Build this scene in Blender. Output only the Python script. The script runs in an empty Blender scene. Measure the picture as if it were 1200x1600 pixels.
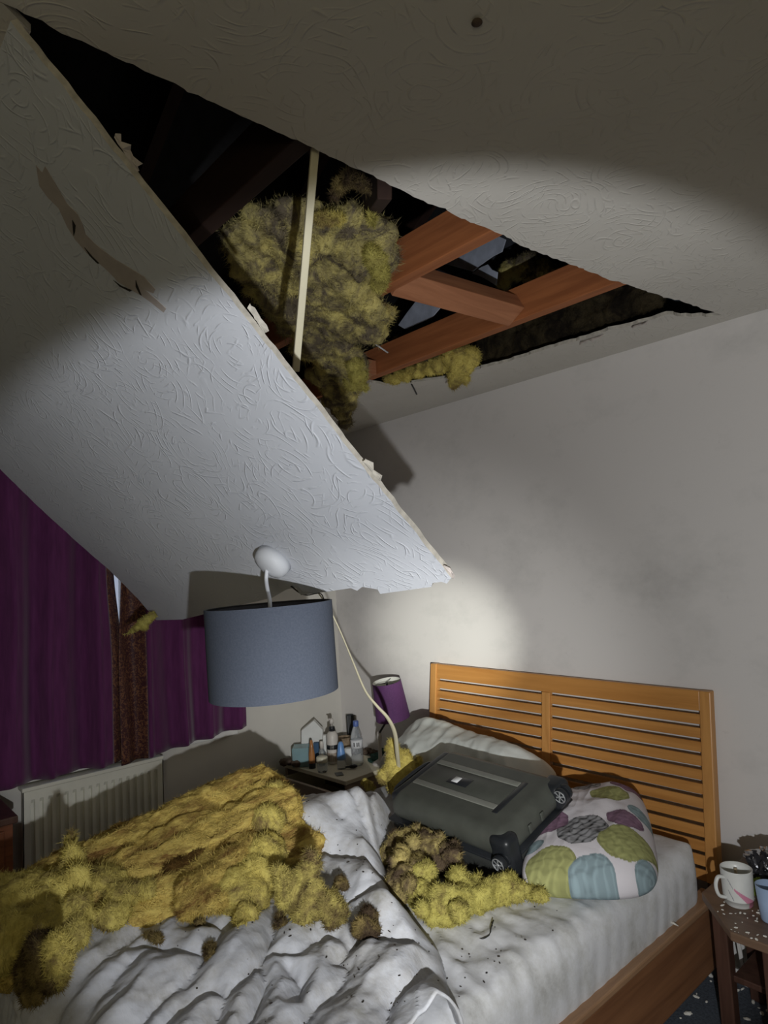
import bpy, bmesh, math, random
from mathutils import Vector, Matrix, noise, Euler
random.seed(7)
PI = math.pi
S = bpy.context.scene
COL = S.collection
V = Vector

# ------------------------------------------------------------------ camera, world, lights, exposure
CAM = V((0, 0, 1.55)); FPX = 1036.2
yaw, pitch, roll = [math.radians(a) for a in (48.2087, 4.6604, -3.0804)]
FW = V((-math.sin(yaw) * math.cos(pitch), math.cos(yaw) * math.cos(pitch), math.sin(pitch)))
R0 = V((math.cos(yaw), math.sin(yaw), 0)); U0 = R0.cross(FW)
CR = math.cos(roll) * R0 + math.sin(roll) * U0
CU = -math.sin(roll) * R0 + math.cos(roll) * U0
cd = bpy.data.cameras.new('camera'); cam = bpy.data.objects.new('camera', cd); COL.objects.link(cam)
m = Matrix((CR, CU, -FW)).transposed().to_4x4(); m.translation = CAM; cam.matrix_world = m
cd.sensor_fit = 'VERTICAL'; cd.sensor_height = 32.0; cd.lens = FPX / 1600 * 32.0; cd.clip_start = 0.02
S.camera = cam
S.view_settings.view_transform = 'Standard'; S.view_settings.look = 'None'
S.view_settings.gamma = 1.0; S.view_settings.use_curve_mapping = False
S.view_settings.exposure = 0.0

w = bpy.data.worlds.new('sky'); S.world = w; w.use_nodes = True
bg = w.node_tree.nodes['Background']; bg.inputs[0].default_value = (0.72, 0.80, 1.0, 1); bg.inputs[1].default_value = 0.5

LPOS = V((0.08, 0.10, 1.165))
def spot(name, aim, size, blend, power, col, rad=0.012):
    d = bpy.data.lights.new(name, 'SPOT'); o = bpy.data.objects.new(name, d); COL.objects.link(o)
    o.location = LPOS; o.rotation_euler = (V(aim) - LPOS).to_track_quat('-Z', 'Y').to_euler()
    d.spot_size = math.radians(size); d.spot_blend = blend; d.energy = power; d.color = col; d.shadow_soft_size = rad
    return o
spot('torch_spill', (-2.607, 2.61, 1.489), 77, 0.18, 80, (0.95, 0.97, 1.0))
spot('torch_halo', (-2.80, 2.61, 0.98), 44, 1.0, 150, (0.98, 0.98, 0.95))
spot('torch_hotspot', (-2.50, 2.61, 1.15), 15, 1.0, 440, (0.98, 1.0, 0.90))
# weak fill light added behind the photographer to lift the ambient level
ld = bpy.data.lights.new('ambient_fill', 'POINT'); lo = bpy.data.objects.new('ambient_fill', ld); COL.objects.link(lo)
lo.location = (0.9, -1.1, 1.5); ld.energy = 13.0; ld.shadow_soft_size = 0.15; ld.color = (1.0, 0.91, 0.64)

# ------------------------------------------------------------------ helpers: picking real points
def ray(x, y): return CR * ((x - 600) / FPX) - CU * ((y - 800) / FPX) + FW
def on(ax, v, x, y):
    d = ray(x, y); return CAM + d * ((v - CAM[ax]) / d[ax])
def atd(x, y, dep): return CAM + ray(x, y) * dep
def ns(p, s=1.0, o=0.0): return noise.noise(V(p) * s + V((o, o * 1.7, -o)))
def fbm(p, s, n=4, o=0.0):
    a = 0; k = 1; t = 0
    for i in range(n):
        a += k * noise.noise(V(p) * s + V((o, -o, o * .5))); t += k; k *= .5; s *= 2.03
    return a / t
def sstep(a, b, x):
    t = max(0, min(1, (x - a) / (b - a))); return t * t * (3 - 2 * t)

# ------------------------------------------------------------------ helpers: materials
def mat(name, col=(.8, .8, .8), rough=.6, metal=0, spec=.4):
    mm = bpy.data.materials.new(name); mm.use_nodes = True
    b = mm.node_tree.nodes['Principled BSDF']
    b.inputs['Base Color'].default_value = (*col, 1); b.inputs['Roughness'].default_value = rough
    b.inputs['Metallic'].default_value = metal; b.inputs['Specular IOR Level'].default_value = spec
    return mm
def nodes(mm): return mm.node_tree.nodes, mm.node_tree.links, mm.node_tree.nodes['Principled BSDF']
def coord(mm, scale=(1, 1, 1), rot=(0, 0, 0)):
    n, l, b = nodes(mm); tc = n.new('ShaderNodeTexCoord'); mp = n.new('ShaderNodeMapping')
    mp.inputs['Scale'].default_value = scale; mp.inputs['Rotation'].default_value = rot
    l.new(tc.outputs['Object'], mp.inputs[0]); return mp.outputs[0]
def noi(mm, vec, scale, detail=4, rough=.55, dist=0):
    n, l, b = nodes(mm); t = n.new('ShaderNodeTexNoise'); t.inputs['Scale'].default_value = scale
    t.inputs['Detail'].default_value = detail; t.inputs['Roughness'].default_value = rough; t.inputs['Distortion'].default_value = dist
    l.new(vec, t.inputs['Vector']); return t.outputs[0]
def ramp(mm, fac, stops):
    n, l, b = nodes(mm); r = n.new('ShaderNodeValToRGB'); e = r.color_ramp.elements
    while len(e) < len(stops): e.new(.5)
    for i, (p, c) in enumerate(stops): e[i].position = p; e[i].color = (*c, 1) if len(c) == 3 else c
    l.new(fac, r.inputs[0]); return r.outputs[0]
def mix(mm, fac, a, b_, mode='MIX'):
    n, l, b = nodes(mm); x = n.new('ShaderNodeMix'); x.data_type = 'RGBA'; x.blend_type = mode
    for v, i in ((fac, 0), (a, 6), (b_, 7)):
        if isinstance(v, (int, float)): x.inputs[i].default_value = v
        elif isinstance(v, tuple): x.inputs[i].default_value = (*v, 1)
        else: l.new(v, x.inputs[i])
    return x.outputs[2]
def mth(mm, op, a, b_=0.0, c=0.0):
    n, l, b = nodes(mm); x = n.new('ShaderNodeMath'); x.operation = op
    for v, i in ((a, 0), (b_, 1), (c, 2)):
        if isinstance(v, (int, float)): x.inputs[i].default_value = v
        else: l.new(v, x.inputs[i])
    return x.outputs[0]
def setcol(mm, s): nodes(mm)[1].new(s, nodes(mm)[2].inputs['Base Color'])
def bump(mm, h, strength=.3, dist=.004):
    n, l, b = nodes(mm); x = n.new('ShaderNodeBump'); x.inputs['Strength'].default_value = strength; x.inputs['Distance'].default_value = dist
    l.new(h, x.inputs['Height']); l.new(x.outputs[0], b.inputs['Normal'])
def basic(name, col, rough=.6, var=.12, sc=18, metal=0, bmp=0.0, bsc=60, spec=.4):
    mm = mat(name, col, rough, metal, spec); c = coord(mm)
    d = tuple(max(0, x * (1 - var)) for x in col); u = tuple(min(1, x * (1 + var)) for x in col)
    setcol(mm, ramp(mm, noi(mm, c, sc), [(.3, d), (.7, u)]))
    if bmp: bump(mm, noi(mm, c, bsc), bmp, .002)
    return mm
def wood(name, c1, c2, axis=0, sc=1.0, rough=.42, bm=.08):
    mm = mat(name, c1, rough); s = [38 * sc] * 3; s[axis] = 2.2 * sc
    c = coord(mm, tuple(s)); g = noi(mm, c, 1.0, 5, .6, .6); c2n = coord(mm); b2 = noi(mm, c2n, 5, 2)
    k = ramp(mm, g, [(.32, c2), (.62, c1)])
    setcol(mm, mix(mm, mth(mm, 'MULTIPLY', b2, .35), k, tuple(x * .7 for x in c1)))
    bump(mm, g, bm, .001); return mm
def artex(name, col, strength=.55):
    mm = mat(name, col, .75, 0, .25); c = coord(mm)
    n, l, b = nodes(mm)
    dn = n.new('ShaderNodeTexNoise'); dn.inputs['Scale'].default_value = 5; dn.inputs['Detail'].default_value = 1; l.new(c, dn.inputs['Vector'])
    sub = n.new('ShaderNodeVectorMath'); sub.operation = 'MULTIPLY_ADD'; l.new(dn.outputs['Color'], sub.inputs[0])
    sub.inputs[1].default_value = (.10, .10, .10); l.new(c, sub.inputs[2])
    hs = []
    for k, (vs, fr, ms, off) in enumerate(((6.0, 9, 21, 0), (4.6, 11, 17, 3.3), (7.0, 7, 24, 7.9))):
        ad = n.new('ShaderNodeVectorMath'); ad.operation = 'ADD'; l.new(sub.outputs[0], ad.inputs[0]); ad.inputs[1].default_value = (off, off * .7, off * 1.3)
        v = n.new('ShaderNodeTexVoronoi'); v.inputs['Scale'].default_value = vs; l.new(ad.outputs[0], v.inputs['Vector'])
        sn = mth(mm, 'SINE', mth(mm, 'MULTIPLY', v.outputs['Distance'], fr * 6.28))
        ridge = mth(mm, 'POWER', mth(mm, 'MAXIMUM', sn, 0), 7.0)
        msk = ramp(mm, noi(mm, ad.outputs[0], ms, 2), [(.49, (0, 0, 0)), (.66, (1, 1, 1))])
        hs.append(mth(mm, 'MULTIPLY', ridge, msk))
    h = mth(mm, 'ADD', mth(mm, 'MAXIMUM', hs[2], mth(mm, 'MAXIMUM', hs[0], hs[1])), mth(mm, 'MULTIPLY', noi(mm, c, 45, 4), .25))
    bump(mm, h, strength, .0035)
    d = ramp(mm, noi(mm, c, 1.6, 4), [(.35, tuple(x * .90 for x in col)), (.65, col)])
    setcol(mm, d); return mm
def wool_mat(name, clean, mid, dirt, dirtiness=.5, stretch=(1, 1, 1)):
    mm = mat(name, clean, .95, 0, .05); c = coord(mm, stretch)
    a = noi(mm, c, 9, 6, .7, .8); b2 = noi(mm, c, 28, 5, .7)
    base = ramp(mm, b2, [(.25, mid), (.62, clean)])
    lo = .62 - dirtiness * .34
    k = ramp(mm, a, [(lo, (0, 0, 0)), (lo + .17, (1, 1, 1))])
    setcol(mm, mix(mm, k, base, dirt))
    bump(mm, noi(mm, c, 130, 6, .75), .9, .006); return mm

M = {}
M['wall'] = mat('wall_paint', (.66, .645, .63), .7, 0, .3); _c = coord(M['wall'])
_k = ramp(M['wall'], noi(M['wall'], coord(M['wall'], (1.0, 1, 1.4)), 2.1, 7, .68), [(.50, (.70, .675, .66)), (.62, (.64, .62, .605)), (.74, (.55, .53, .52))])
_k2 = ramp(M['wall'], noi(M['wall'], _c, 10, 8, .75, .5), [(.63, (1, 1, 1)), (.74, (.66, .64, .63))])
setcol(M['wall'], mix(M['wall'], .55, _k, mix(M['wall'], 1.0, _k, _k2, 'MULTIPLY')))
bump(M['wall'], noi(M['wall'], _c, 160, 3), .12, .0012)
M['wallside'] = basic('window_wall_paint', (.64, .62, .57), .75, .04, 4, bmp=.1, bsc=150)
M['ceiling'] = artex('ceiling_artex', (.68, .655, .60), .5)
M['board'] = artex('board_artex', (.64, .665, .72), .5)
M['gypsum'] = basic('gypsum', (.50, .47, .41), .9, .2, 60, bmp=.5, bsc=90)
M['paper'] = basic('board_paper', (.50, .45, .42), .9, .1, 20)
M['brownpaper'] = basic('torn_brown_paper', (.40, .352, .325), .9, .1, 25)
M['void'] = basic('dark_crack', (.02, .017, .015), .9, .2, 30)
M['whitepaint'] = basic('white_gloss', (.74, .73, .70), .35, .04, 6)
M['radiator'] = basic('radiator_enamel', (.70, .69, .60), .35, .05, 8)
M['carpet'] = basic('carpet', (.085, .10, .125), .95, .4, 120, bmp=.8, bsc=260)
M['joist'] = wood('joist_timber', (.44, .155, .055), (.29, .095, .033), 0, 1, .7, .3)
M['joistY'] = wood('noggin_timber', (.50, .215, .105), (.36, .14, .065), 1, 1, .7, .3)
M['rafter'] = wood('shaded_timber', (.035, .015, .009), (.02, .008, .006), 0, 1, .8, .3)  # near-black tone puts the unlit loft's shade into the timber colour
M['felt'] = basic('roof_felt', (.012, .012, .013), .95, .3, 20)
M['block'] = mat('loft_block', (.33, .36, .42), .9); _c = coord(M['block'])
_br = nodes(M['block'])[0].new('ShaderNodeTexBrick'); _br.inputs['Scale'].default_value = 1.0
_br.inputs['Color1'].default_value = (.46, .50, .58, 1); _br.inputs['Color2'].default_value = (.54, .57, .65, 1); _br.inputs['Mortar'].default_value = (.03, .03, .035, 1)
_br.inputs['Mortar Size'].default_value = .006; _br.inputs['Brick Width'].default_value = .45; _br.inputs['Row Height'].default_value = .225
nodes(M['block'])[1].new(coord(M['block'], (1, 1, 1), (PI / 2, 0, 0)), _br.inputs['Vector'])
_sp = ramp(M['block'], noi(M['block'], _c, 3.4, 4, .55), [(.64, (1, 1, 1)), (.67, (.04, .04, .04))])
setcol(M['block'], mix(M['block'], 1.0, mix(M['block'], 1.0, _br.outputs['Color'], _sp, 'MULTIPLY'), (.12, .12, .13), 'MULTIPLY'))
M['wool'] = wool_mat('wool_yellow', (.78, .66, .19), (.60, .49, .13), (.25, .18, .075), .40)
M['wooldirty'] = wool_mat('wool_dirty', (.74, .64, .23), (.50, .42, .16), (.17, .14, .095), .64)
M['woolbatt'] = wool_mat('wool_batt', (.86, .68, .20), (.68, .48, .13), (.30, .17, .055), .42, (1.6, .6, 1.6))
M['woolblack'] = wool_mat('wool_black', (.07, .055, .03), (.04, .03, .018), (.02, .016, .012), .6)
M['woolpile'] = wool_mat('wool_pile', (.56, .46, .17), (.34, .26, .11), (.12, .085, .055), .60)
M['woolchunk'] = wool_mat('wool_chunk', (.70, .60, .18), (.46, .37, .12), (.13, .09, .045), .60)
M['woolgapshade'] = wool_mat('wool_gap_shade', (.20, .115, .035), (.11, .06, .02), (.05, .028, .012), .5)  # dark wool colour carrying the shade of the batt's crease
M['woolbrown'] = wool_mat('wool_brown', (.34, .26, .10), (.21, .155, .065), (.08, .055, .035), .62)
M['woolbright'] = wool_mat('wool_bright', (.58, .52, .15), (.42, .36, .09), (.20, .15, .06), .34)
M['purple'] = mat('purple_curtain', (.13, .03, .11), .75, 0, .2)
_c = coord(M['purple'], (1, 1, .15)); setcol(M['purple'], ramp(M['purple'], noi(M['purple'], _c, 60, 3), [(.3, (.085, .016, .075)), (.7, (.12, .024, .105))]))
nodes(M['purple'])[2].inputs['Sheen Weight'].default_value = .25
M['lining'] = mat('curtain_brocade', (.06, .02, .03), .6, 0, .3)
_c = coord(M['lining']); _n = noi(M['lining'], _c, 42, 6, .72, 2.2)
setcol(M['lining'], ramp(M['lining'], _n, [(.50, (.055, .018, .022)), (.57, (.24, .11, .05)), (.66, (.10, .035, .03))]))
M['shade'] = mat('grey_shade', (.075, .088, .118), .9, 0, .15)
_c = coord(M['shade'], (1, 1, 1)); bump(M['shade'], noi(M['shade'], coord(M['shade'], (60, 60, 700)), 1, 2), .15, .0008)
setcol(M['shade'], ramp(M['shade'], noi(M['shade'], _c, 220, 2), [(.3, (.066, .078, .106)), (.7, (.082, .095, .126))]))
M['shadein'] = basic('shade_lining', (.06, .06, .07), .8, .05, 20)
M['purpleshade'] = basic('purple_shade', (.125, .045, .15), .8, .1, 120)
M['shadewhite'] = basic('white_lining', (.78, .78, .72), .8, .03, 20)
M['plastic'] = basic('white_plastic', (.62, .64, .68), .55, .02, 10)
M['cable'] = basic('cable_pvc', (.74, .69, .50), .45, .05, 12)
M['dull'] = basic('black_flex', (.02, .02, .02), .5, .2, 30)
M['pine'] = wood('headboard_wood', (.60, .285, .08), (.47, .205, .052), 0, .8, .38, .06)
M['pineZ'] = wood('post_wood', (.62, .31, .095), (.50, .23, .065), 2, .8, .38, .06)
M['rail'] = wood('rail_wood', (.30, .14, .065), (.18, .078, .037), 1, .8, .45, .08)
M['darkwood'] = wood('dark_wood', (.10, .05, .035), (.05, .024, .017), 2, .8, .4, .08)
M['darktop'] = wood('dark_table_top', (.20, .125, .08), (.12, .07, .045), 0, .8, .45, .08)
M['redwood'] = wood('red_wood', (.24, .085, .04), (.13, .045, .022), 1, .8, .4, .08)
M['sheet'] = mat('sheet_cotton', (.70, .72, .76), .85, 0, .15); _c = coord(M['sheet'])
setcol(M['sheet'], mix(M['sheet'], .7, (.70, .71, .74), ramp(M['sheet'], noi(M['sheet'], _c, 6, 7, .72), [(.44, (.74, .75, .78)), (.58, (.56, .56, .545)), (.70, (.32, .31, .28))])))
bump(M['sheet'], noi(M['sheet'], _c, 60, 5), .25, .003)
M['duvet'] = mat('duvet_cotton', (.76, .775, .82), .85, 0, .15); _c = coord(M['duvet'])
setcol(M['duvet'], ramp(M['duvet'], noi(M['duvet'], _c, 5, 7, .7), [(.44, (.66, .68, .735)), (.58, (.54, .54, .55)), (.70, (.34, .33, .29))]))
bump(M['duvet'], noi(M['duvet'], coord(M['duvet'], (1, 1.6, 1)), 38, 6), .35, .006)
M['pillow'] = basic('pillow_cotton', (.66, .69, .66), .85, .06, 10, bmp=.3, bsc=45)
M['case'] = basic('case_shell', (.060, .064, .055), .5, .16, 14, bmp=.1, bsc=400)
M['caseshade'] = basic('case_shell_shaded', (.034, .036, .034), .5, .16, 14)  # darker copy of the shell colour, with the lower half's shade put in
M['casestrip'] = basic('case_strip', (.17, .175, .155), .45, .08, 30)
M['caseblack'] = basic('case_black', (.015, .017, .02), .38, .2, 20)
M['silver'] = basic('wheel_silver', (.62, .64, .66), .3, .05, 20, metal=.7)
M['label'] = basic('white_label', (.75, .76, .78), .6, .02, 20)
M['creamtop'] = basic('cream_laminate', (.68, .63, .47), .5, .05, 8)
M['brownfront'] = basic('bedside_front', (.33, .26, .20), .55, .1, 8)
M['ceramic'] = basic('mug_ceramic', (.70, .71, .69), .3, .06, 25)
M['pink'] = basic('mug_pink', (.62, .25, .36), .35, .06, 25)
M['sketch'] = basic('mug_sketch', (.30, .30, .34), .35, .2, 60)
M['foil'] = basic('foil', (.55, .56, .58), .22, .1, 20, metal=.95, bmp=.6, bsc=50)
M['blackfoil'] = basic('black_foil', (.03, .03, .035), .25, .1, 20, metal=.3, bmp=.5, bsc=40)
M['green'] = basic('green_wrapper', (.22, .33, .03), .4, .1, 20)
M['bluecup'] = basic('pale_blue_plastic', (.33, .44, .62), .35, .05, 20)
M['teal'] = basic('teal_card', (.13, .27, .32), .6, .15, 20)
M['tissue'] = basic('tissue_paper', (.70, .71, .69), .9, .04, 20)
M['amber'] = basic('amber_liquid', (.38, .17, .06), .25, .15, 25)
M['blue'] = basic('blue_plastic', (.16, .33, .66), .3, .08, 25)
M['navy'] = basic('navy_card', (.03, .085, .17), .6, .1, 25)
M['capblue'] = basic('cap_blue', (.10, .16, .42), .4, .05, 25)
M['cream'] = basic('cream_plastic', (.62, .59, .46), .4, .05, 25)
M['lotion'] = basic('lotion_white', (.62, .585, .54), .4, .05, 25)
M['tan'] = basic('tan_wicker', (.27, .20, .13), .8, .3, 60, bmp=.4, bsc=90)
M['dkgreen'] = basic('green_cloth', (.02, .065, .05), .85, .3, 40)
M['brownbits'] = basic('brown_bits', (.10, .07, .05), .9, .35, 60)
M['dirt'] = basic('black_dirt', (.03, .024, .018), .95, .3, 90)
M['chip'] = basic('plaster_chip', (.70, .68, .62), .9, .08, 60)
def glassy(name, col, tr=.75):
    mm = mat(name, col, .08, 0, .5); b = nodes(mm)[2]; b.inputs['Transmission Weight'].default_value = tr; b.inputs['IOR'].default_value = 1.2
    setcol(mm, ramp(mm, noi(mm, coord(mm), 12, 2), [(.3, tuple(x * .95 for x in col)), (.7, col)])); return mm
M['clear'] = glassy('clear_plastic', (.82, .86, .90), .8)
M['glass'] = glassy('glass', (.95, .97, .98), 1.0)
M['teal_clear'] = glassy('teal_clear', (.45, .66, .70), .5)

# ------------------------------------------------------------------ helpers: meshes
def mesh(name, verts, faces, mt, parent=None, smooth=False, mats=None, fm=None):
    me = bpy.data.meshes.new(name); me.from_pydata([tuple(v) for v in verts], [], faces); me.update()
    for x in (mats or [mt]): me.materials.append(x)
    if fm: me.polygons.foreach_set('material_index', fm)
    if smooth: me.polygons.foreach_set('use_smooth', [True] * len(me.polygons))
    bm = bmesh.new(); bm.from_mesh(me); bmesh.ops.recalc_face_normals(bm, faces=bm.faces); bm.to_mesh(me); bm.free()
    o = bpy.data.objects.new(name, me); COL.objects.link(o)
    if parent: attach(o, parent)
    return o
def attach(o, parent):
    o.parent = parent; o.matrix_parent_inverse = wm(parent).inverted()
def wm(o):
    lm = Matrix.LocRotScale(o.location, o.rotation_euler, o.scale)
    return wm(o.parent) @ o.matrix_parent_inverse @ lm if o.parent else lm
def thing(name, label, cat, loc, group=None):
    o = bpy.data.objects.new(name, None); COL.objects.link(o); o.location = loc; o.empty_display_size = .05
    return tag(o, label, cat, group)
def tag(o, label, cat, group=None, kind=None):
    if label: o['label'] = label
    if cat: o['category'] = cat
    if group: o['group'] = group
    if kind: o['kind'] = kind
    return o
def plabel(o, label): o['label'] = label; return o
def struct(o, label=None, cat=None): return tag(o, label, cat, None, 'structure')

class MB:
    def __init__(s): s.v = []; s.f = []; s.m = []
    def add(s, vs, fs, mi=0):
        b = len(s.v); s.v += [V(x) for x in vs]; s.f += [tuple(i + b for i in f) for f in fs]; s.m += [mi] * len(fs); return s
    def box(s, a, b, mi=0, xf=None):
        x0, y0, z0 = a; x1, y1, z1 = b
        vs = [V(p) for p in ((x0, y0, z0), (x1, y0, z0), (x1, y1, z0), (x0, y1, z0), (x0, y0, z1), (x1, y0, z1), (x1, y1, z1), (x0, y1, z1))]
        if xf: vs = [xf @ p for p in vs]
        return s.add(vs, [(0, 3, 2, 1), (4, 5, 6, 7), (0, 1, 5, 4), (1, 2, 6, 5), (2, 3, 7, 6), (3, 0, 4, 7)], mi)
    def tube(s, path, r, n=10, mi=0, flat=1.0, cap=True):
        path = [V(p) for p in path]; N = len(path); rs = r if isinstance(r, (list, tuple)) else [r] * N
        up = V((0, 0, 1)); rings = []; prev = None
        for i, p in enumerate(path):
            t = (path[min(i + 1, N - 1)] - path[max(i - 1, 0)]).normalized()
            if prev is None:
                a = t.cross(up if abs(t.z) < .95 else V((1, 0, 0))).normalized()
            else: a = (prev - t * prev.dot(t)).normalized()
            prev = a; b = t.cross(a)
            rings.append([p + (a * math.cos(2 * PI * k / n) + b * math.sin(2 * PI * k / n) * flat) * rs[i] for k in range(n)])
        vs = [q for r_ in rings for q in r_]; fs = []
        for i in range(N - 1):
            for k in range(n):
                fs.append((i * n + k, i * n + (k + 1) % n, (i + 1) * n + (k + 1) % n, (i + 1) * n + k))
        if cap: fs += [tuple(range(n))[::-1], tuple((N - 1) * n + k for k in range(n))]
        return s.add(vs, fs, mi)
    def lathe(s, prof, c=(0, 0, 0), n=28, mi=0, xf=None, capb=True, capt=True):
        c = V(c); vs = []
        for r, z in prof:
            for k in range(n):
                p = V((r * math.cos(2 * PI * k / n), r * math.sin(2 * PI * k / n), z))
                vs.append((xf @ p if xf else p) + c)
        fs = []
        for i in range(len(prof) - 1):
            for k in range(n): fs.append((i * n + k, i * n + (k + 1) % n, (i + 1) * n + (k + 1) % n, (i + 1) * n + k))
        if capb: fs.append(tuple(range(n))[::-1])
        if capt: fs.append(tuple((len(prof) - 1) * n + k for k in range(n)))
        return s.add(vs, fs, mi)
    def prism(s, poly, ax_u, ax_v, o, t, mi=0):          # polygon in plane (u,v) at origin o, extruded along t
        o = V(o); ax_u = V(ax_u); ax_v = V(ax_v); t = V(t); n = len(poly)
        vs = [o + ax_u * a + ax_v * b for a, b in poly]; vs += [p + t for p in vs]
        fs = [tuple(range(n))[::-1], tuple(range(n, 2 * n))] + [(i, (i + 1) % n, n + (i + 1) % n, n + i) for i in range(n)]
        return s.add(vs, fs, mi)
    def build(s, name, mt, parent=None, smooth=False, bevel=0, mats=None, seg=2, auto=False):
        o = mesh(name, s.v, s.f, mt, parent, smooth, mats, s.m)
        if bevel:
            b = o.modifiers.new('bevel', 'BEVEL'); b.width = bevel; b.segments = seg; b.limit_method = 'ANGLE'; b.angle_limit = math.radians(40)
        if auto: autosmooth(o)
        return o
def autosmooth(o, ang=45):
    me = o.data; bm = bmesh.new(); bm.from_mesh(me)
    for f in bm.faces: f.smooth = True
    for e in bm.edges:
        if len(e.link_faces) != 2 or e.calc_face_angle(0) > math.radians(ang): e.smooth = False
    bm.to_mesh(me); bm.free()
def catmull(pts, n=8):
    pts = [V(p) for p in pts]; P = [pts[0] * 2 - pts[1]] + pts + [pts[-1] * 2 - pts[-2]]; out = []
    for i in range(1, len(P) - 2):
        a, b, c, d = P[i - 1:i + 3]
        for k in range(n):
            t = k / n; out.append(.5 * ((2 * b) + (c - a) * t + (2 * a - 5 * b + 4 * c - d) * t * t + (3 * b - a - 3 * c + d) * t ** 3))
    return out + [pts[-1]]
def ragged(pts, step, amp, seed, lo=None):
    """subdivide an open 2D polyline and roughen it"""
    rnd = random.Random(seed); out = []
    for (a, b) in zip(pts[:-1], pts[1:]):
        a = V((*a, 0)); b = V((*b, 0)); L = (b - a).length; n = max(1, int(L / step)); d = (b - a) / max(L, 1e-6); nn = V((-d.y, d.x, 0))
        for i in range(n):
            p = a + (b - a) * (i / n)
            k = amp * (fbm((p.x, p.y, seed), 14, 3) * 1.6 + rnd.uniform(-.45, .45)) if i else amp * rnd.uniform(-.3, .3)
            out.append(((p + nn * k + d * rnd.uniform(-.3, .3) * step).xy))
    out.append(V(pts[-1])); return [tuple(p) for p in out]
def temp_remesh(mb, voxel):
    me = bpy.data.meshes.new('t'); me.from_pydata([tuple(v) for v in mb.v], [], mb.f); o = bpy.data.objects.new('t', me); COL.objects.link(o)
    r = o.modifiers.new('r', 'REMESH'); r.mode = 'VOXEL'; r.voxel_size = voxel
    dg = bpy.context.evaluated_depsgraph_get(); ev = bpy.data.meshes.new_from_object(o.evaluated_get(dg))
    bpy.data.objects.remove(o); bpy.data.meshes.remove(me); return ev
def ico(mb, c, r, rot=(0, 0, 0), sub=2):
    bm = bmesh.new(); bmesh.ops.create_icosphere(bm, subdivisions=sub, radius=1)
    e = Euler(rot).to_matrix(); r = (r, r, r) if isinstance(r, (int, float)) else r
    vs = [V(c) + e @ V((v.co.x * r[0], v.co.y * r[1], v.co.z * r[2])) for v in bm.verts]
    fs = [tuple(v.index for v in f.verts) for f in bm.faces]; bm.free(); mb.add(vs, fs)
def wool(name, blobs, mt, label, voxel=.012, amp=.03, fsc=11, fib=5000, flen=.022, seed=1, grain=(1, 1, 1), group=None, mats=None, tufts=0, cat='insulation', fine=1.0):
    """a torn lump of glass wool: union of lobes, roughened, with a fuzz of loose fibres in the same mesh"""
    mb = MB()
    for b in blobs: ico(mb, b[0], b[1], b[2] if len(b) > 2 else (0, 0, 0))
    me = temp_remesh(mb, voxel); rnd = random.Random(seed); g = V(grain)
    vs = []
    for v in me.vertices:
        p = v.co.copy(); q = V((p.x * g.x, p.y * g.y, p.z * g.z)); n = v.normal
        d = amp * 1.3 * fbm(q, fsc * .7, 2, seed) + amp * .55 * (abs(fbm(q, fsc * 1.7, 2, seed + 5)) * 2 - .35) + amp * .22 * fine * noise.noise(q * fsc * 5) + amp * .12 * fine * noise.noise(q * fsc * 12)
        off = V((noise.noise(q * fsc * 3), noise.noise(q * fsc * 3 + V((9, 2, 4))), noise.noise(q * fsc * 3 + V((3, 7, 1))))) * amp * .3
        vs.append(p + n * d + off)
    fs = [tuple(p.vertices) for p in me.polygons]
    areas = [p.area for p in me.polygons]; cum = []; t = 0
    for a in areas: t += a; cum.append(t)
    import bisect
    pn = [p.normal.copy() for p in me.polygons]; bpy.data.meshes.remove(me)
    nb = len(fs)
    for i in range(int(fib * 4)):
        k = min(bisect.bisect(cum, rnd.random() * t), nb - 1); f = fs[k]
        p = (vs[f[0]] + vs[f[1]] + vs[f[2]]) / 3; n = pn[k]
        tv = V((rnd.gauss(0, 1) / g.x, rnd.gauss(0, 1) / g.y, rnd.gauss(0, 1) / g.z)); tv = (tv - n * tv.dot(n)); tv.normalize()
        L = flen * rnd.uniform(.4, 1.4); lift = rnd.uniform(.0, .45)
        d1 = (tv + n * lift).normalized(); d2 = (d1 + V((rnd.gauss(0, .5), rnd.gauss(0, .5), rnd.gauss(-.1, .5)))).normalized()
        s = d1.cross(n); s = (s if s.length > .1 else V((1, 0, 0))).normalized() * rnd.uniform(.0004, .0012)
        b = len(vs); p0 = p - n * .002; p1 = p0 + d1 * L * .5; p2 = p1 + d2 * L * .5
        vs += [p0 - s, p0 + s, p1 - s * .8, p1 + s * .8, p2]
        fs += [(b, b + 1, b + 3, b + 2), (b + 2, b + 3, b + 4)]
    for i in range(0):                                  # small torn flocks standing off the surface
        k = min(bisect.bisect(cum, rnd.random() * t), nb - 1); p = vs[fs[k][0]]; n = pn[k]
        r = rnd.uniform(.008, .02); bm = bmesh.new(); bmesh.ops.create_icosphere(bm, subdivisions=2, radius=1); b = len(vs)
        ax = (n + V((rnd.gauss(0, .6), rnd.gauss(0, .6), rnd.gauss(0, .6)))).normalized(); qt = ax.to_track_quat('Z', 'Y')
        for v in bm.verts:
            c = v.co; c = V((c.x * r, c.y * r * .7, c.z * r * 1.8)); c *= 1 + .5 * noise.noise(v.co * 2.5 + V((i, 0, 0)))
            vs.append(p + n * r * .4 + qt @ c)
        fs += [tuple(v.index + b for v in f.verts) for f in bm.faces]; bm.free()
    me = bpy.data.meshes.new(name); me.from_pydata([tuple(v) for v in vs], [], fs); me.materials.append(mt)
    me.polygons.foreach_set('use_smooth', [True] * len(me.polygons)); me.update()
    o = bpy.data.objects.new(name, me); COL.objects.link(o)
    return tag(o, label, cat, group)

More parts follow.
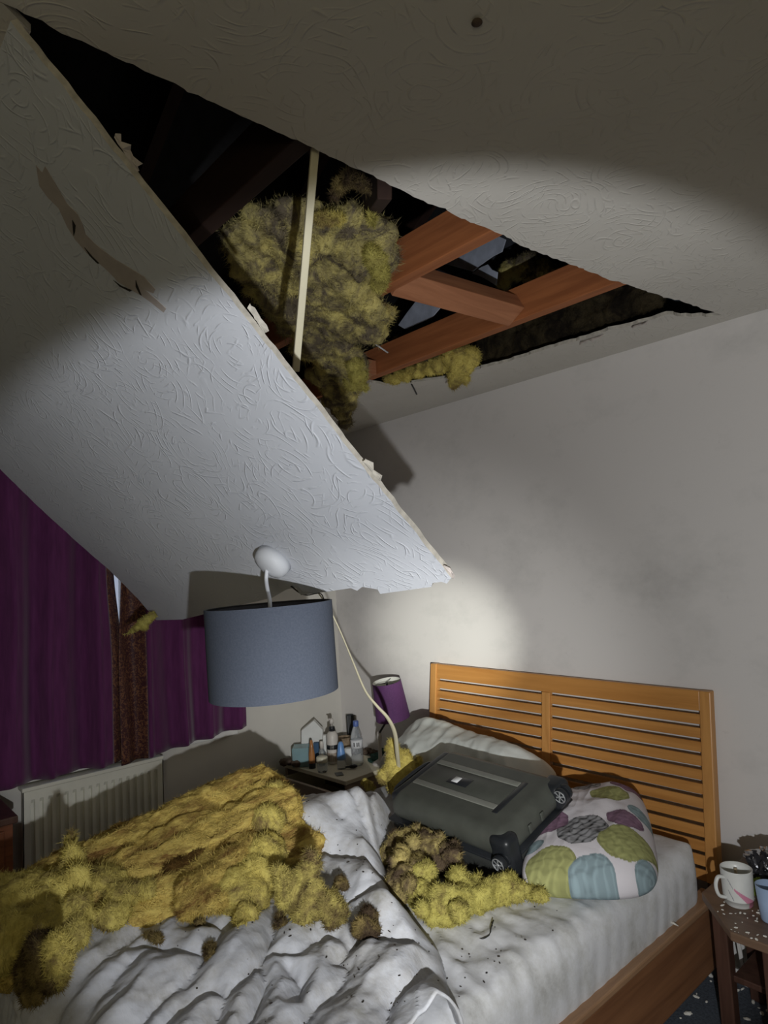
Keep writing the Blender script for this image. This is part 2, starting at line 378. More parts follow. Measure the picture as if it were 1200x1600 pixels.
# ------------------------------------------------------------------ the room
XW, YW, ZC = -3.43, 2.613, 2.40
XR, YF = 1.45, -1.65
struct(MB().box((XW - .1, YW, 0), (XR + .1, YW + .1, ZC)).build('wall_back', M['wall']), 'scuffed pale wall behind the headboard', 'wall')
WY0, WY1, WZ0, WZ1 = .35, 1.83, .70, 2.08
wl = MB()
wl.box((XW - .1, YF, 0), (XW, YW, WZ0)).box((XW - .1, YF, WZ1), (XW, YW, ZC)).box((XW - .1, YF, WZ0), (XW, WY0, WZ1)).box((XW - .1, WY1, WZ0), (XW, YW, WZ1))
struct(wl.build('wall_left', M['wallside']), 'wall with the curtained window', 'wall')
struct(MB().box((XR, YF, 0), (XR + .1, YW, ZC)).build('wall_right', M['wallside']), 'side wall out of the frame', 'wall')
struct(MB().box((XW - .1, YF - .1, 0), (XR + .1, YF, ZC)).build('wall_front', M['wallside']), 'wall behind the photographer', 'wall')
struct(MB().box((XW, YF, -.05), (XR, YW, 0)).build('floor', M['carpet']), 'dark blue grey carpet floor', 'floor')
struct(MB().box((XW, YW - .018, 0), (XR, YW, .11)).build('baseboard_back', M['whitepaint'], bevel=.004), 'white skirting behind the bed', 'skirting')
struct(MB().box((XW, YF, 0), (XW + .018, YW, .11)).build('baseboard_left', M['whitepaint'], bevel=.004), 'white skirting below the radiator', 'skirting')
# window behind the curtains
wf = MB(); fx0, fx1 = XW - .075, XW - .02
for y0, y1, z0, z1 in ((WY0, WY1, WZ0, WZ0 + .06), (WY0, WY1, WZ1 - .06, WZ1), (WY0, WY0 + .06, WZ0, WZ1), (WY1 - .06, WY1, WZ0, WZ1), (1.258, 1.31, WZ0, WZ1)):
    wf.box((fx0, y0, z0), (fx1, y1, z1))
win = struct(wf.build('window_1', M['whitepaint'], bevel=.004), 'white framed window behind purple curtains', 'window')
MB().box((XW - .05, WY0 + .05, WZ0 + .05), (XW - .045, 1.265, WZ1 - .05)).build('window_pane', M['glass'], win)
MB().box((XW - .05, 1.30, WZ0 + .05), (XW - .045, WY1 - .05, WZ1 - .05)).build('window_pane', M['glass'], win)
MB().box((XW - .02, WY0 - .06, WZ0 - .03), (XW + .055, WY1 + .02, WZ0)).build('window_sill', M['whitepaint'], win, bevel=.006)

# ceiling with the hole
HX, HY = -1.02, .218
far_px = [(1165, 480), (1130, 493), (1080, 495), (1040, 492), (1000, 504), (950, 516), (900, 533), (850, 546), (800, 563), (760, 573), (700, 590), (640, 599), (605, 603), (578, 597)]
far = [tuple(on(2, ZC, *q).xy) for q in far_px]
far = [far[0]] + ragged(far[1:] + [(-2.62, 1.985), (-3.03, 1.99)], .02, .010, 5)
tear = ragged([(HX, HY), (HX - .002, .69), (HX - .004, 1.0), (HX - .004, 1.5), (-1.0, 1.87), (-.935, 2.36), far[1]], .016, .007, 3)
cl = MB(); T = (0, 0, .0125)
tip = far[0]
cl.prism([(XR, YF), (XR, YW), (tip[0], YW - .001), tip] + tear[::-1] + [(HX, YF)], (1, 0, 0), (0, 1, 0), (0, 0, ZC), T)
cl.prism([(HX, YF), (HX, HY), (HX - .03, .262), (XW, .262), (XW, YF)], (1, 0, 0), (0, 1, 0), (0, 0, ZC), T)
cl.prism([(XW, .262), (-3.03, .262)] + ragged([(-3.03, .262), (-3.03, 1.99)], .02, .006, 8)[1:] + [(XW, 1.99)], (1, 0, 0), (0, 1, 0), (0, 0, ZC), T)
cl.prism([(tip[0], YW), tip] + far[1:] + [(XW, 1.99), (XW, YW)], (1, 0, 0), (0, 1, 0), (0, 0, ZC), T)
ce = cl.build('ceiling', M['ceiling'], mats=[M['ceiling'], M['gypsum']])
for p in ce.data.polygons:
    if abs(p.normal.z) < .6: p.material_index = 1
struct(ce, 'textured ceiling with a long gaping hole', 'ceiling')
mb = MB(); mb.lathe([(.008, -.001), (.009, -.003), (.005, -.005)], on(2, ZC, 745, 33), 14); tag(mb.build('ceiling_plug', M['brownbits'], smooth=True), 'small dark plug in the ceiling near the top edge of the photo', 'plug')
# torn paper flaps hanging along the far edge of the hole
def flap(px, wd, ln, ang, name, label):
    p = on(2, ZC - .001, *px); r = random.Random(px[0]); a = V((math.cos(ang), math.sin(ang), 0)); b = V((0, 0, -1)) * .55 + V((-.25, -.7, 0))
    n = 7; vs = []; fs = []
    for i in range(n + 1):
        t = i / n - .5
        for j in range(3):
            vs.append(p + a * wd * t + b.normalized() * ln * j / 2 * (.5 + .7 * abs(ns((i * .7, px[0], 0), 1))) * (1 - abs(t) * .8) + V((0, 0, -.006 * j * r.random())))
    for i in range(n):
        for j in range(2): fs.append((i * 3 + j, i * 3 + j + 1, i * 3 + j + 4, i * 3 + j + 3))
    o = mesh(name, vs, fs, M['paper'], None, True); so = o.modifiers.new('s', 'SOLIDIFY'); so.thickness = .0015
    return tag(o, label, 'torn paper', 'torn paper along the hole')
flap((925, 528), .10, .02, .05, 'torn_paper', 'torn paper flap on the far lip of the ceiling hole, nearer its tip')
flap((715, 590), .14, .012, .05, 'torn_paper', 'torn paper flap on the far lip of the hole beside the hanging wool')
flap((1000, 505), .06, .025, .05, 'torn_paper', 'small torn paper curl at the narrow end of the ceiling hole')

# loft above
YJ = {'a': 1.955, 'b': 1.36, 'c': .74}
jl = {'a': 'red brown joist nearest the headboard wall, full length across the hole', 'b': 'red brown joist in the middle of the ceiling hole', 'c': 'dark joist at the near end of the ceiling hole'}
for k, y in YJ.items():
    h = .125
    tag(MB().box((XW + .02, y, ZC + .0135), (XR - .02, y + .045, ZC + .0135 + h)).build('joist', M['rafter'] if k == 'c' else M['joist'], bevel=.003), jl[k], 'joist', 'ceiling joists')  # joist c gets the darkened timber, its torch falloff put into the colour
a0, a1 = V((-1.46, YJ['b'] + .046, 2.455)), V((-1.42, YJ['a'] - .001, 2.455))
nb = MB(); nb.box((-.045, 0, -.035), (.045, (a1 - a0).length, .035), xf=Matrix.Translation(a0) @ Matrix.Rotation(-math.atan2(a1.x - a0.x, a1.y - a0.y), 4, 'Z') @ Matrix.Rotation(-.5, 4, 'Y'))
tag(nb.build('noggin', M['joistY'], bevel=.003), 'short orange brown timber bridging the two lit joists', 'timber')
nb = MB(); p = V((-2.23, 1.92, 2.43)); nb.box((-.07, -.05, -.02), (.05, .03, .045), xf=Matrix.Translation(p)); tag(nb.build('timber_offcut', M['joistY'], bevel=.003), 'stub of timber at the left end of the lit far joist', 'timber')
# a cross timber and rafters up in the dark
def beam(a, b, w_, h_, mt):
    a = V(a); b = V(b); d = b - a; mx = d.to_track_quat('X', 'Z').to_matrix().to_4x4(); mx.translation = a
    return MB().box((0, -w_ / 2, -h_ / 2), (d.length, w_ / 2, h_ / 2), xf=mx)
tag(beam(on(2, 2.425, 601, 286), on(2, 2.56, 566, 338), .035, .07, None).build('strut', M['rafter'], bevel=.003), 'short dark strut at the near edge of the hole right of the white trunking', 'timber')
RA = [(.35, 'first'), (1.0, ''), (1.65, ''), (2.3, '')]
for i, (y, _) in enumerate(RA):
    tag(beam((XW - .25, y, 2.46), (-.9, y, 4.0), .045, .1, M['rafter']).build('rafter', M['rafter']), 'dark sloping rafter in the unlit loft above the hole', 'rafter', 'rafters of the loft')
rp = MB(); sl = V((2.53, 0, 1.54)).normalized(); nn = V((-1.54, 0, 2.53)).normalized()
p0 = V((XW - .35, 0, 2.46)) + nn * .06; p1 = V((-.9, 0, 4.0)) + nn * .06
rp.prism([(p0.x, p0.z), (p1.x, p1.z), (2.0, 2.2), (2.0, 2.3), (p1.x, p1.z + .1), (p0.x, p0.z + .1)], (1, 0, 0), (0, 0, 1), (0, YF - .1, 0), (0, YW - YF + .3, 0))
struct(rp.build('roof', M['felt']), 'black felt underside of the roof', 'roof')
g2 = MB(); g2.prism([(XW - .4, 2.4), (2.0, 2.4), (2.0, 2.5), (-.9, 4.2), (XW - .4, 2.6)], (1, 0, 0), (0, 0, 1), (0, YF - .2, 0), (0, .1, 0)); struct(g2.build('wall_loft_front', M['felt']), 'dark loft end wall', 'wall')
g1 = MB(); g1.prism([(XW - .4, 2.402), (2.0, 2.402), (2.0, 2.5), (-.9, 4.2), (XW - .4, 2.6)], (1, 0, 0), (0, 0, 1), (0, YW + .12, 0), (0, .1, 0))
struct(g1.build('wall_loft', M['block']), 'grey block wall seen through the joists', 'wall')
struct(MB().box((XW - .5, YF - .2, 2.38), (XW - .1, YW + .2, 2.62)).build('trim_eaves', M['felt']))

M['underlay'] = basic('grey_underlay', (.42, .46, .55), .85, .22, 14)
for k, (pg, yy, lb) in enumerate((([(695, 412), (722, 396), (751, 380), (772, 366), (790, 374), (784, 393), (770, 400), (757, 409), (738, 424)], 2.14, 'larger pale grey underlay scrap seen between the two lit joists'),
                                  ([(737, 427), (752, 417), (762, 413), (768, 421), (777, 425), (775, 446), (762, 438), (751, 432)], 2.10, 'smaller torn grey underlay scrap below the larger one between the lit joists'),
                                  ([(622, 508), (636, 488), (650, 470), (668, 473), (688, 480), (676, 494), (660, 502), (632, 514)], 2.08, 'pale grey underlay scrap above the left half of the far joist'))):
    q_ = [on(1, yy, *z) for z in pg]; tag(MB().prism([(z.x, z.z) for z in q_], (1, 0, 0), (0, 0, 1), (0, yy, 0), (0, .006, 0)).build('underlay_scrap', M['underlay'], bevel=.001), lb, 'underlay')

# ------------------------------------------------------------------ the fallen ceiling board
SL = math.sqrt(1 + .991 ** 2); sv = V((0, 1, -.991)) / SL; sn = V((0, .991, 1)) / SL; s0 = V((0, HY, 2.391))
def onslab(x, y):
    d = ray(x, y); t = (s0 - CAM).dot(sn) / d.dot(sn); p = CAM + d * t; return (p.x, (p - s0).dot(sv))
bot = [onslab(*q) for q in ((705, 903), (698, 912), (690, 909), (676, 911), (674, 917), (594, 928), (590, 921), (566, 917), (558, 923), (548, 919), (500, 926), (470, 930), (462, 918), (448, 921), (425, 934), (395, 941), (350, 950), (318, 960), (285, 968), (245, 970))]
lef = [onslab(*q) for q in ((245, 970), (215, 935), (170, 890), (118, 845), (60, 792), (5, 738), (-30, 700))] + [(-2.93, .012)]
out = ragged([(HX - .004, .012), (HX, .4), (HX, .8), bot[0]], .02, .004, 21) + bot[1:-1] + ragged(lef, .02, .004, 23)
fb = MB(); fb.prism(out, (1, 0, 0), sv, s0, sn * .0125)
slab = thing('plasterboard_sheet', 'big fallen ceiling board sloping down from the ceiling to the grey lampshade', 'plasterboard', s0 + V((HX, 0, 0)))
bo = fb.build('board', M['board'], slab, mats=[M['board'], M['gypsum'], M['paper']])
for p in bo.data.polygons:
    k = p.normal.dot(sn); p.material_index = 0 if k < -.6 else (2 if k > .6 else 1)
# long brown tear in the face paper
tp = [(57, 258), (66, 270), (71, 260), (90, 292), (105, 318), (122, 335), (130, 352), (134, 366), (150, 382), (180, 405), (197, 415), (225, 432), (243, 452), (240, 458), (226, 452), (247, 470), (260, 482), (256, 488), (236, 472), (222, 462), (206, 453), (185, 440), (170, 424), (152, 408), (136, 395), (118, 374), (106, 355), (92, 325), (75, 308), (62, 290)]
tt = MB(); tt.prism([onslab(*q) for q in tp], (1, 0, 0), sv, s0 - sn * .0012, sn * .0012); plabel(tt.build('torn_face_paper', M['brownpaper'], slab), 'long brown tear in the white face')
for q in ([(114, 343), (119, 352), (118, 362), (116, 368), (115, 358)], [(133, 386), (145, 400), (156, 411), (153, 411), (141, 399)], [(213, 437), (216, 446), (222, 461), (219, 459), (213, 447)], [(178, 437), (190, 446), (207, 453), (204, 455), (188, 447)]):
    MB().prism([onslab(*z) for z in q], (1, 0, 0), sv, s0 - sn * .0022, sn * .0010).build('crack', M['void'], slab)
def shred(px, wpx, name='paper_shred', seed=0, mt='paper', sc=1.0):
    """crumpled strip of torn paper standing off the board's edge"""
    pts = [onslab(*q) for q in px]; r = random.Random(seed); vs = []; fs = []
    for i, (a, b) in enumerate(pts):
        base = s0 + V((a, 0, 0)) + sv * b + sn * .004
        for j in range(4):
            vs.append(base + V((1, 0, 0)) * wpx * j / 3 * (.5 + .9 * r.random()) + sn * (.012 * j / 3 * r.uniform(-.5, 1)) - sv * .012 * r.uniform(-.4, .6) * (j / 3))
    n = len(pts)
    for i in range(n - 1):
        for j in range(3): fs.append((i * 4 + j, i * 4 + j + 1, i * 4 + j + 5, i * 4 + j + 4))
    o = mesh(name, vs, fs, M[mt], slab, False); so = o.modifiers.new('s', 'SOLIDIFY'); so.thickness = .002; return o
shred([(176, 216), (182, 226), (190, 236), (196, 246), (203, 258), (212, 270)], .012, seed=2, mt='paper')
shred([(385, 482), (392, 492), (399, 502), (405, 512), (412, 522)], .006, seed=4, mt='gypsum')
shred([(566, 722), (573, 730), (580, 738), (588, 748), (592, 753)], .009, seed=6, mt='gypsum')
shred([(690, 884), (697, 892), (703, 899), (706, 905)], .010, seed=9, mt='paper')
# scrap of wool caught under the board's lowest corner
def scrap(pxs, dep, th, mt, name, label, seed, amp=.006, fib=500, group=None, cat='insulation', flen=.014):
    ps = [atd(x, y, dep) for x, y, r in pxs]; return wool(name, [(p, r * dep / FPX) for p, (x, y, r) in zip(ps, pxs)], mt, label, .005, amp, 35, fib, flen, seed, group=group, cat=cat)
dC = (on(2, 1.37, 235, 968) - CAM).dot(FW)
scrap([(238, 962, 7), (230, 968, 8), (222, 974, 8), (214, 980, 6), (226, 980, 6), (207, 985, 4), (201, 989, 2.5), (195, 992, 1.8)], 2.95, 0, M['woolbright'], 'wool_scrap', 'pale yellow wisp of wool hanging at the lowest corner of the fallen board', 31)

# ------------------------------------------------------------------ pendant lamp hanging from the board
pl = thing('pendant_lamp', 'blue grey drum lampshade hanging from the fallen ceiling board', 'lamp', (-1.563, .965, 1.2))
rc = s0 + V((onslab(430, 872)[0], 0, 0)) + sv * onslab(430, 872)[1]
qx = (-sn).to_track_quat('Z', 'Y').to_matrix()
MB().lathe([(.054, 0), (.053, .022), (.046, .036), (.026, .044), (.006, .046)], rc, 36, xf=qx).build('ceiling_rose', M['plastic'], pl, True)
LC = V((-1.563, .965, 0)); rS = .171; zt, zb = 1.463, 1.228
cp = rc - sn * .04
MB().tube(catmull([cp, cp + V((.0, -.004, -.03)), cp * .5 + V((LC.x, LC.y, 1.47)) * .5 + V((-.006, 0, -.01)), (LC.x, LC.y, 1.475), (LC.x, LC.y, 1.44)], 6), .0055, 10).build('flex', M['plastic'], pl, True)
tilt = Matrix.Rotation(math.radians(1.5), 3, V((-FW.x, -FW.y, 0)).normalized())
def tl(p): c = V((LC.x, LC.y, 1.35)); return c + tilt @ (V(p) - c)
sh = MB(); n = 96
sh.lathe([(rS, zb), (rS, zt), (rS - .0025, zt), (rS - .0025, zb), (rS, zb)], (LC.x, LC.y, 0), n, capb=False, capt=False)
sh.v = [tl(p) for p in sh.v]
so = sh.build('lamp_shade', M['shade'], pl, True, mats=[M['shade'], M['shadein']]); autosmooth(so, 30)
for i, p in enumerate(so.data.polygons):
    p.material_index = 1 if (2 * n <= i < 3 * n) else 0
def ring(z): return MB().tube([tl((LC.x + (rS - .003) * math.cos(a * PI / 24), LC.y + (rS - .003) * math.sin(a * PI / 24), z)) for a in range(49)], .0025, 6, cap=False)
ring(zb + .002).build('bottom_ring', M['dull'], so, True); rg = ring(zt - .002)
for k in range(3):
    a = k * 2 * PI / 3 + .5; rg.tube([tl((LC.x + .02 * math.cos(a), LC.y + .02 * math.sin(a), zt - .03)), tl((LC.x + (rS - .003) * math.cos(a), LC.y + (rS - .003) * math.sin(a), zt - .004))], .0022, 6)
rg.tube([tl((LC.x + .021 * math.cos(a * PI / 12), LC.y + .021 * math.sin(a * PI / 12), zt - .03)) for a in range(25)], .0025, 6, cap=False)
rg.build('shade_ring', M['dull'], so, True)
MB().lathe([(.016, 1.37), (.019, 1.38), (.019, 1.43), (.012, 1.447), (.006, 1.45)], (LC.x, LC.y, 0), 20).build('lamp_holder', M['plastic'], pl, True)
# dark strap under the board, beside the shade
bs = MB(); bs.tube(catmull([atd(455, 916, 1.97), atd(468, 926, 1.99), atd(480, 930, 2.0), atd(500, 927, 2.0), atd(507, 938, 1.99)], 5), .005, 8, flat=.3); tag(bs.build('black_strap', M['dull'], smooth=True), 'black strap hanging below the board behind the grey shade', 'strap')

# loose cable from the board to the bed
cb = [(470, 900, 2.02), (500, 930, 2.06), (525, 972, 2.16), (549, 1028, 2.32), (570, 1078, 2.45), (588, 1102, 2.50), (606, 1122, 2.54), (617, 1146, 2.62), (621, 1180, 2.74), (624, 1208, 2.86)]
pts = catmull([atd(*q) for q in cb], 6); N = len(pts)
cbl = thing('loose_cable', 'cream cable dropping from the fallen board to the wool on the bed', 'cable', pts[-1])
MB().tube(pts, [.0032 + .0068 * sstep(.25, .72, i / N) for i in range(N)], 10, flat=.6).build('sheath', M['cable'], cbl, True)
MB().tube([pts[-1] + V((0, 0, .004)), pts[-1] + V((.008, -.01, -.028))], .004, 8).build('bare_core', basic('copper_pink', (.45, .25, .18), .5), cbl, True)

# white trunking hanging out of the hole
t0, t1 = V((-1.04, .795, 2.43)), atd(462, 580, 1.60)
tr = beam(t0, t1, .017, .012, None); tag(tr.build('cable_trunking', M['cable'], bevel=.002), 'slim white trunking hanging through the ceiling hole', 'trunking')

# ------------------------------------------------------------------ wool up in the hole
def hp(x, y, dz=0):                                        # point of the hanging batt
    d = ray(x, y); nrm = V((0, .4, 1)); q = V((0, 1.36, 2.335 + dz)); return CAM + d * ((q - CAM).dot(nrm) / d.dot(nrm))
bl = []
outl = [(345, 375), (400, 345), (470, 342), (545, 352), (600, 395), (606, 430), (598, 450), (575, 465), (604, 495), (598, 520), (575, 535), (560, 560), (572, 590), (560, 610), (548, 640), (540, 668), (520, 640), (480, 575), (430, 510), (380, 440)]
def inside(p, poly):
    x, y = p; c = False; j = len(poly) - 1
    for i in range(len(poly)):
        if (poly[i][1] > y) != (poly[j][1] > y) and x < (poly[j][0] - poly[i][0]) * (y - poly[i][1]) / (poly[j][1] - poly[i][1]) + poly[i][0]: c = not c
        j = i
    return c
r = random.Random(4)
for gx in range(330, 620, 15):
    for gy in range(335, 680, 15):
        q = (gx + r.uniform(-5, 5), gy + r.uniform(-5, 5))
        if inside(q, outl):
            p = hp(*q); dep = (p - CAM).dot(FW); e = min(math.hypot(q[0] - a[0], q[1] - a[1]) for a in outl)
            bl.append((p + V((0, 0, .03 + r.uniform(-.02, .02))), (r.uniform(.036, .05),) * 2 + (r.uniform(.022, .034),)))
for x_, y_, r_ in ((550, 605, .05), (547, 618, .045), (545, 630, .042), (543, 642, .038), (541, 654, .034), (539, 665, .028), (530, 640, .045), (525, 625, .045), (533, 655, .036)): bl.append((hp(x_, y_) + V((0, 0, .03)), (r_, r_, r_ * .8)))
wool('hanging_insulation', bl, M['wooldirty'], 'large dirty yellow wool batt hanging from the ceiling hole behind the white trunking', .011, .022, 12, 9000, .03, 5, tufts=60)
def pxwool(pts, dep_fn, mt, name, label, seed, amp=.012, fib=1200, voxel=.008, flen=.02, fsc=22, tufts=0, squash=1.0):
    bl = []
    for x, y, rp in pts:
        p = dep_fn(x, y); dd = (p - CAM).dot(FW); rr = rp * dd / FPX; bl.append((p, (rr, rr, rr * squash)))
    return wool(name, bl, mt, label, voxel, amp, fsc, fib, flen, seed, tufts=tufts)
pxwool([(585, 405, 16), (594, 425, 14), (590, 445, 12), (580, 395, 12), (598, 438, 9)], lambda x, y: hp(x, y, -.02), M['woolbright'], 'insulation_tuft', 'bright yellow wool edge against the middle joist', 8, .010, 1600)
pxwool([(560, 585, 14), (562, 600, 10), (555, 570, 12), (550, 600, 12), (571, 606, 6)], lambda x, y: hp(x, y, -.02), M['woolbright'], 'insulation_tuft', 'pale yellow frayed wool low on the hanging batt, above the wall', 9, .010, 1600)
pxwool([(530, 290, 10), (522, 305, 6), (545, 278, 11), (560, 284, 9), (572, 292, 7)], lambda x, y: on(2, 2.46, x, y), M['woolbrown'], 'insulation_tuft', 'dim clump of wool at the top of the hole right of the trunking', 10, .010, 900)
pxwool([(500, 343, 7), (512, 342, 8), (525, 343, 8), (532, 340, 6)], lambda x, y: on(2, 2.45, x, y), M['wool'], 'insulation_tuft', 'narrow yellow strip of wool above the hanging batt', 11, .007, 700)
pxwool([(580, 340, 5), (583, 346, 5)], lambda x, y: on(2, 2.42, x, y), M['woolbright'], 'insulation_tuft', 'tiny pale wool scrap below the dark strut', 12, .005, 250)
pxwool([(712, 560, 20), (722, 560, 20), (735, 558, 15), (717, 574, 17), (726, 572, 15), (713, 586, 14), (722, 584, 12), (710, 597, 9), (716, 596, 9), (708, 604, 5), (728, 594, 6), (726, 602, 3)], lambda x, y: on(1, 2.06, x, y), M['wool'], 'insulation_tuft', 'yellow wool tongue hanging over the far lip of the hole', 13, .012, 2200)
pxwool([(x, 591 - (x - 615) * .30 + (i % 3 - 1) * 3, 7 + 5 * (x - 605) / 95) for i, x in enumerate(range(606, 706, 6))], lambda x, y: on(1, 2.08, x, y), M['wool'], 'insulation_tuft', 'long yellow wool strip under the lit far joist', 14, .012, 2200)
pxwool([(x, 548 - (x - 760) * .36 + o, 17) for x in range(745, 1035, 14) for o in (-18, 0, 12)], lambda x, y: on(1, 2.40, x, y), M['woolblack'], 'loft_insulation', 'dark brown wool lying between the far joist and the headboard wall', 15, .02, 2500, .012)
pxwool([(800, 425, 20), (825, 415, 22), (850, 425, 20), (835, 440, 18), (875, 430, 16), (790, 440, 14)], lambda x, y: on(1, 2.42, x, y), M['wooldirty'], 'loft_insulation', 'dirty yellow wool in the loft between the two lit joists', 16, .02, 1800, .012)
pxwool([(600, 545, 8), (620, 532, 8), (615, 545, 6), (640, 520, 5)], lambda x, y: on(1, 2.35, x, y), M['wooldirty'], 'loft_insulation', 'small dim wool clump above the left end of the far joist', 17, .012, 700)
MB().tube([atd(575, 530, 2.35), atd(605, 550, 2.42)], .003, 6)
tag(MB().tube([atd(573, 527, 2.33), atd(590, 540, 2.38), atd(606, 551, 2.42)], .003, 6).build('loose_wire', M['plastic'], smooth=True), 'thin pale wire poking out above the left end of the far joist', 'wire')
tag(MB().tube([on(2, ZC + .02, 640, 590), on(2, ZC, 643, 600), on(2, ZC - .01, 651, 616)], .004, 6).build('loose_wire', M['dull'], smooth=True), 'short black wire dangling over the far lip of the hole', 'wire')

# ------------------------------------------------------------------ curtains
def curtain(name, label, y0, y1, z0, z1, x, folds, amp, seed, border, zlo=None):
    t = thing(name, label, 'curtain', (x, (y0 + y1) / 2, z0))
    ny = int((y1 - y0) / .006); nz = 40
    def pt(i, j):
        u = i / ny; y = y0 + (y1 - y0) * u; v = j / nz; zb_ = z0 if zlo is None else z0 + (zlo - z0) * u
        z = zb_ + (z1 - zb_) * v
        ph = folds(u) + .25 * ns((u * 3, v * 1.3, seed), 1.5)
        a = amp * (1.0 - .25 * v) * (.75 + .4 * ns((u * 5, 0, seed + 3), 1))
        xx = x + a * (math.sin(ph * 2 * PI) + .3 * math.sin(ph * 4 * PI + 1)) + .006 * ns((y * 8, z * 3, seed), 1)
        ee = sstep(.9, 1, u) if border < 0 else sstep(.1, 0, u); yy = y + (1 - ee) * (.012 * math.cos(ph * 2 * PI) + .02 * (1 - v) * ns((u * 4, v, seed + 8), 1)) + (.034 if border < 0 else -.022) * ee * sstep(.66, .30, v)
        return V((xx, yy, z + (.004 * math.sin(ph * 6) if j == 0 else 0)))
    def strip(i0, i1, nm, mt):
        vs = [pt(i, j) for i in range(i0, i1 + 1) for j in range(nz + 1)]; W = nz + 1
        fs = [(a * W + j, a * W + j + 1, (a + 1) * W + j + 1, (a + 1) * W + j) for a in range(i1 - i0) for j in range(nz)]
        o = mesh(nm, vs, fs, mt, t, True); s = o.modifiers.new('s', 'SOLIDIFY'); s.thickness = .003; return o
    b = int(ny * abs(border))
    if border > 0: strip(b, ny, 'panel', M['purple']); plabel(strip(0, b, 'patterned_border', M['lining']), 'brown floral border')
    else: strip(0, ny - b, 'panel', M['purple']); plabel(strip(ny - b, ny, 'patterned_border', M['lining']), 'brown floral border')
curtain('curtain', 'purple curtain at the left edge of the photo, left of the bright gap',   .30, 1.178, .685, 2.2, XW + .115, lambda u: 4.3 * u + .25, .046, 3, -.05)
curtain('curtain', 'purple curtain behind the grey lampshade, right of the bright gap', 1.203, 1.865, .665, 2.2, XW + .115, lambda u: 4.0 * u + .35, .042, 7, .17, .72)
tag(MB().tube([(XW + .09, .2, 2.215), (XW + .09, 1.95, 2.215)], .012, 10).build('curtain_rail', M['whitepaint'], smooth=True), 'curtain rail above the purple curtains, hidden by the fallen board', 'rail')

# radiator
rd = thing('radiator', 'cream panel radiator below the window', 'radiator', (XW + .07, 1.08, .14))
ry0, ry1, rz0, rz1, rx = .765, 1.40, .14, .655, XW + .10
vs = []; fs = []; ng = 17; prof = []
mg = .022; pitch_ = (ry1 - ry0 - 2 * mg) / ng
prof.append((ry0, 0)); prof.append((ry0 + mg * .7, 0))
for i in range(ng):
    b = ry0 + mg + i * pitch_
    for a, h in ((.0, 0.0), (.22, 0.0), (.36, -.017), (.64, -.017), (.78, 0.0)): prof.append((b + a * pitch_, h))
prof += [(ry1 - mg * .7, 0), (ry1, 0)]
zs = [(rz0, 0), (rz0 + .05, 0), (rz0 + .075, 1), (rz1 - .075, 1), (rz1 - .05, 0), (rz1, 0)]
for y, h in prof:
    for z, k in zs: vs.append(V((rx + h * k, y, z)))
W = len(zs)
for i in range(len(prof) - 1):
    for j in range(W - 1): fs.append((i * W + j, i * W + j + 1, (i + 1) * W + j + 1, (i + 1) * W + j))
mbp = MB().add(vs, fs); mbp.box((rx - .014, ry0, rz0), (rx - .0115, ry1, rz1)); mbp.box((rx - .014, ry0, rz1 - .012), (rx, ry1, rz1)); mbp.box((rx - .014, ry0, rz0), (rx, ry1, rz0 + .012))
mbp.box((rx - .014, ry0, rz0), (rx, ry0 + .004, rz1)); mbp.box((rx - .014, ry1 - .004, rz0), (rx, ry1, rz1))
mbp.build('front_panel', M['radiator'], rd)
MB().box((XW + .03, ry0 + .01, rz0 + .01), (rx - .015, ry1 - .01, rz1 - .02)).build('convector_fins', M['radiator'], rd)
MB().box((XW + .028, ry0 - .003, rz1 - .012), (rx + .003, ry1 + .003, rz1 + .006)).build('top_grille', M['radiator'], rd, bevel=.004)
MB().lathe([(.014, 0), (.014, .03), (.018, .032), (.018, .075), (.012, .08)], (rx - .03, ry0 - .03, .12), 16).build('valve', M['whitepaint'], rd, True)
MB().tube([(rx - .03, ry0 - .03, .0), (rx - .03, ry0 - .03, .16), (rx - .03, ry0 + .01, .165)], .0075, 10).build('pipe', M['whitepaint'], rd, True)

# dark chest at the left edge
ch = thing('bedside_chest', 'dark red wooden chest at the left edge of the photo beside the radiator', 'chest', (-3.15, .42, 0))
MB().box((-3.36, .2, 0), (-2.97, .648, .64)).build('carcass', M['redwood'], ch, bevel=.004)
MB().box((-3.38, .18, .64), (-2.95, .662, .668)).build('top', M['darkwood'], ch, bevel=.005)
for k in range(2):
    d = MB().box((-2.97, .225, .06 + .29 * k), (-2.955, .615, .33 + .29 * k)).build('drawer', M['redwood'], ch, bevel=.004)
    MB().lathe([(.008, 0), (.008, .012), (.016, .018), (.012, .028)], (-2.955, .42, .20 + .29 * k), 14, xf=Matrix.Rotation(PI / 2, 3, 'Y')).build('knob', M['darkwood'], d, True)

# ------------------------------------------------------------------ bed
BX0, BX1 = -2.565, -1.10
bed = thing('bed_frame', 'orange brown wooden double bed frame with slatted headboard against the wall', 'bed', ((BX0 + BX1) / 2, 1.5, 0))
hb = bpy.data.objects.new('headboard', None); COL.objects.link(hb); hb.location = ((BX0 + BX1) / 2, 2.45, 0); attach(hb, bed)
HT = 1.016
def hy(z): return 2.486 + (z - .30) * .120 if z > .3 else 2.486 - (.3 - z) * .02
def hbox(x0, x1, z0, z1, th, off=0.0):
    m_ = MB(); y0, y1 = hy(z0) + off, hy(z1) + off
    m_.add([(x0, y0, z0), (x1, y0, z0), (x1, y0 + th, z0), (x0, y0 + th, z0), (x0, y1, z1), (x1, y1, z1), (x1, y1 + th, z1), (x0, y1 + th, z1)], [(0, 3, 2, 1), (4, 5, 6, 7), (0, 1, 5, 4), (1, 2, 6, 5), (2, 3, 7, 6), (3, 0, 4, 7)]); return m_
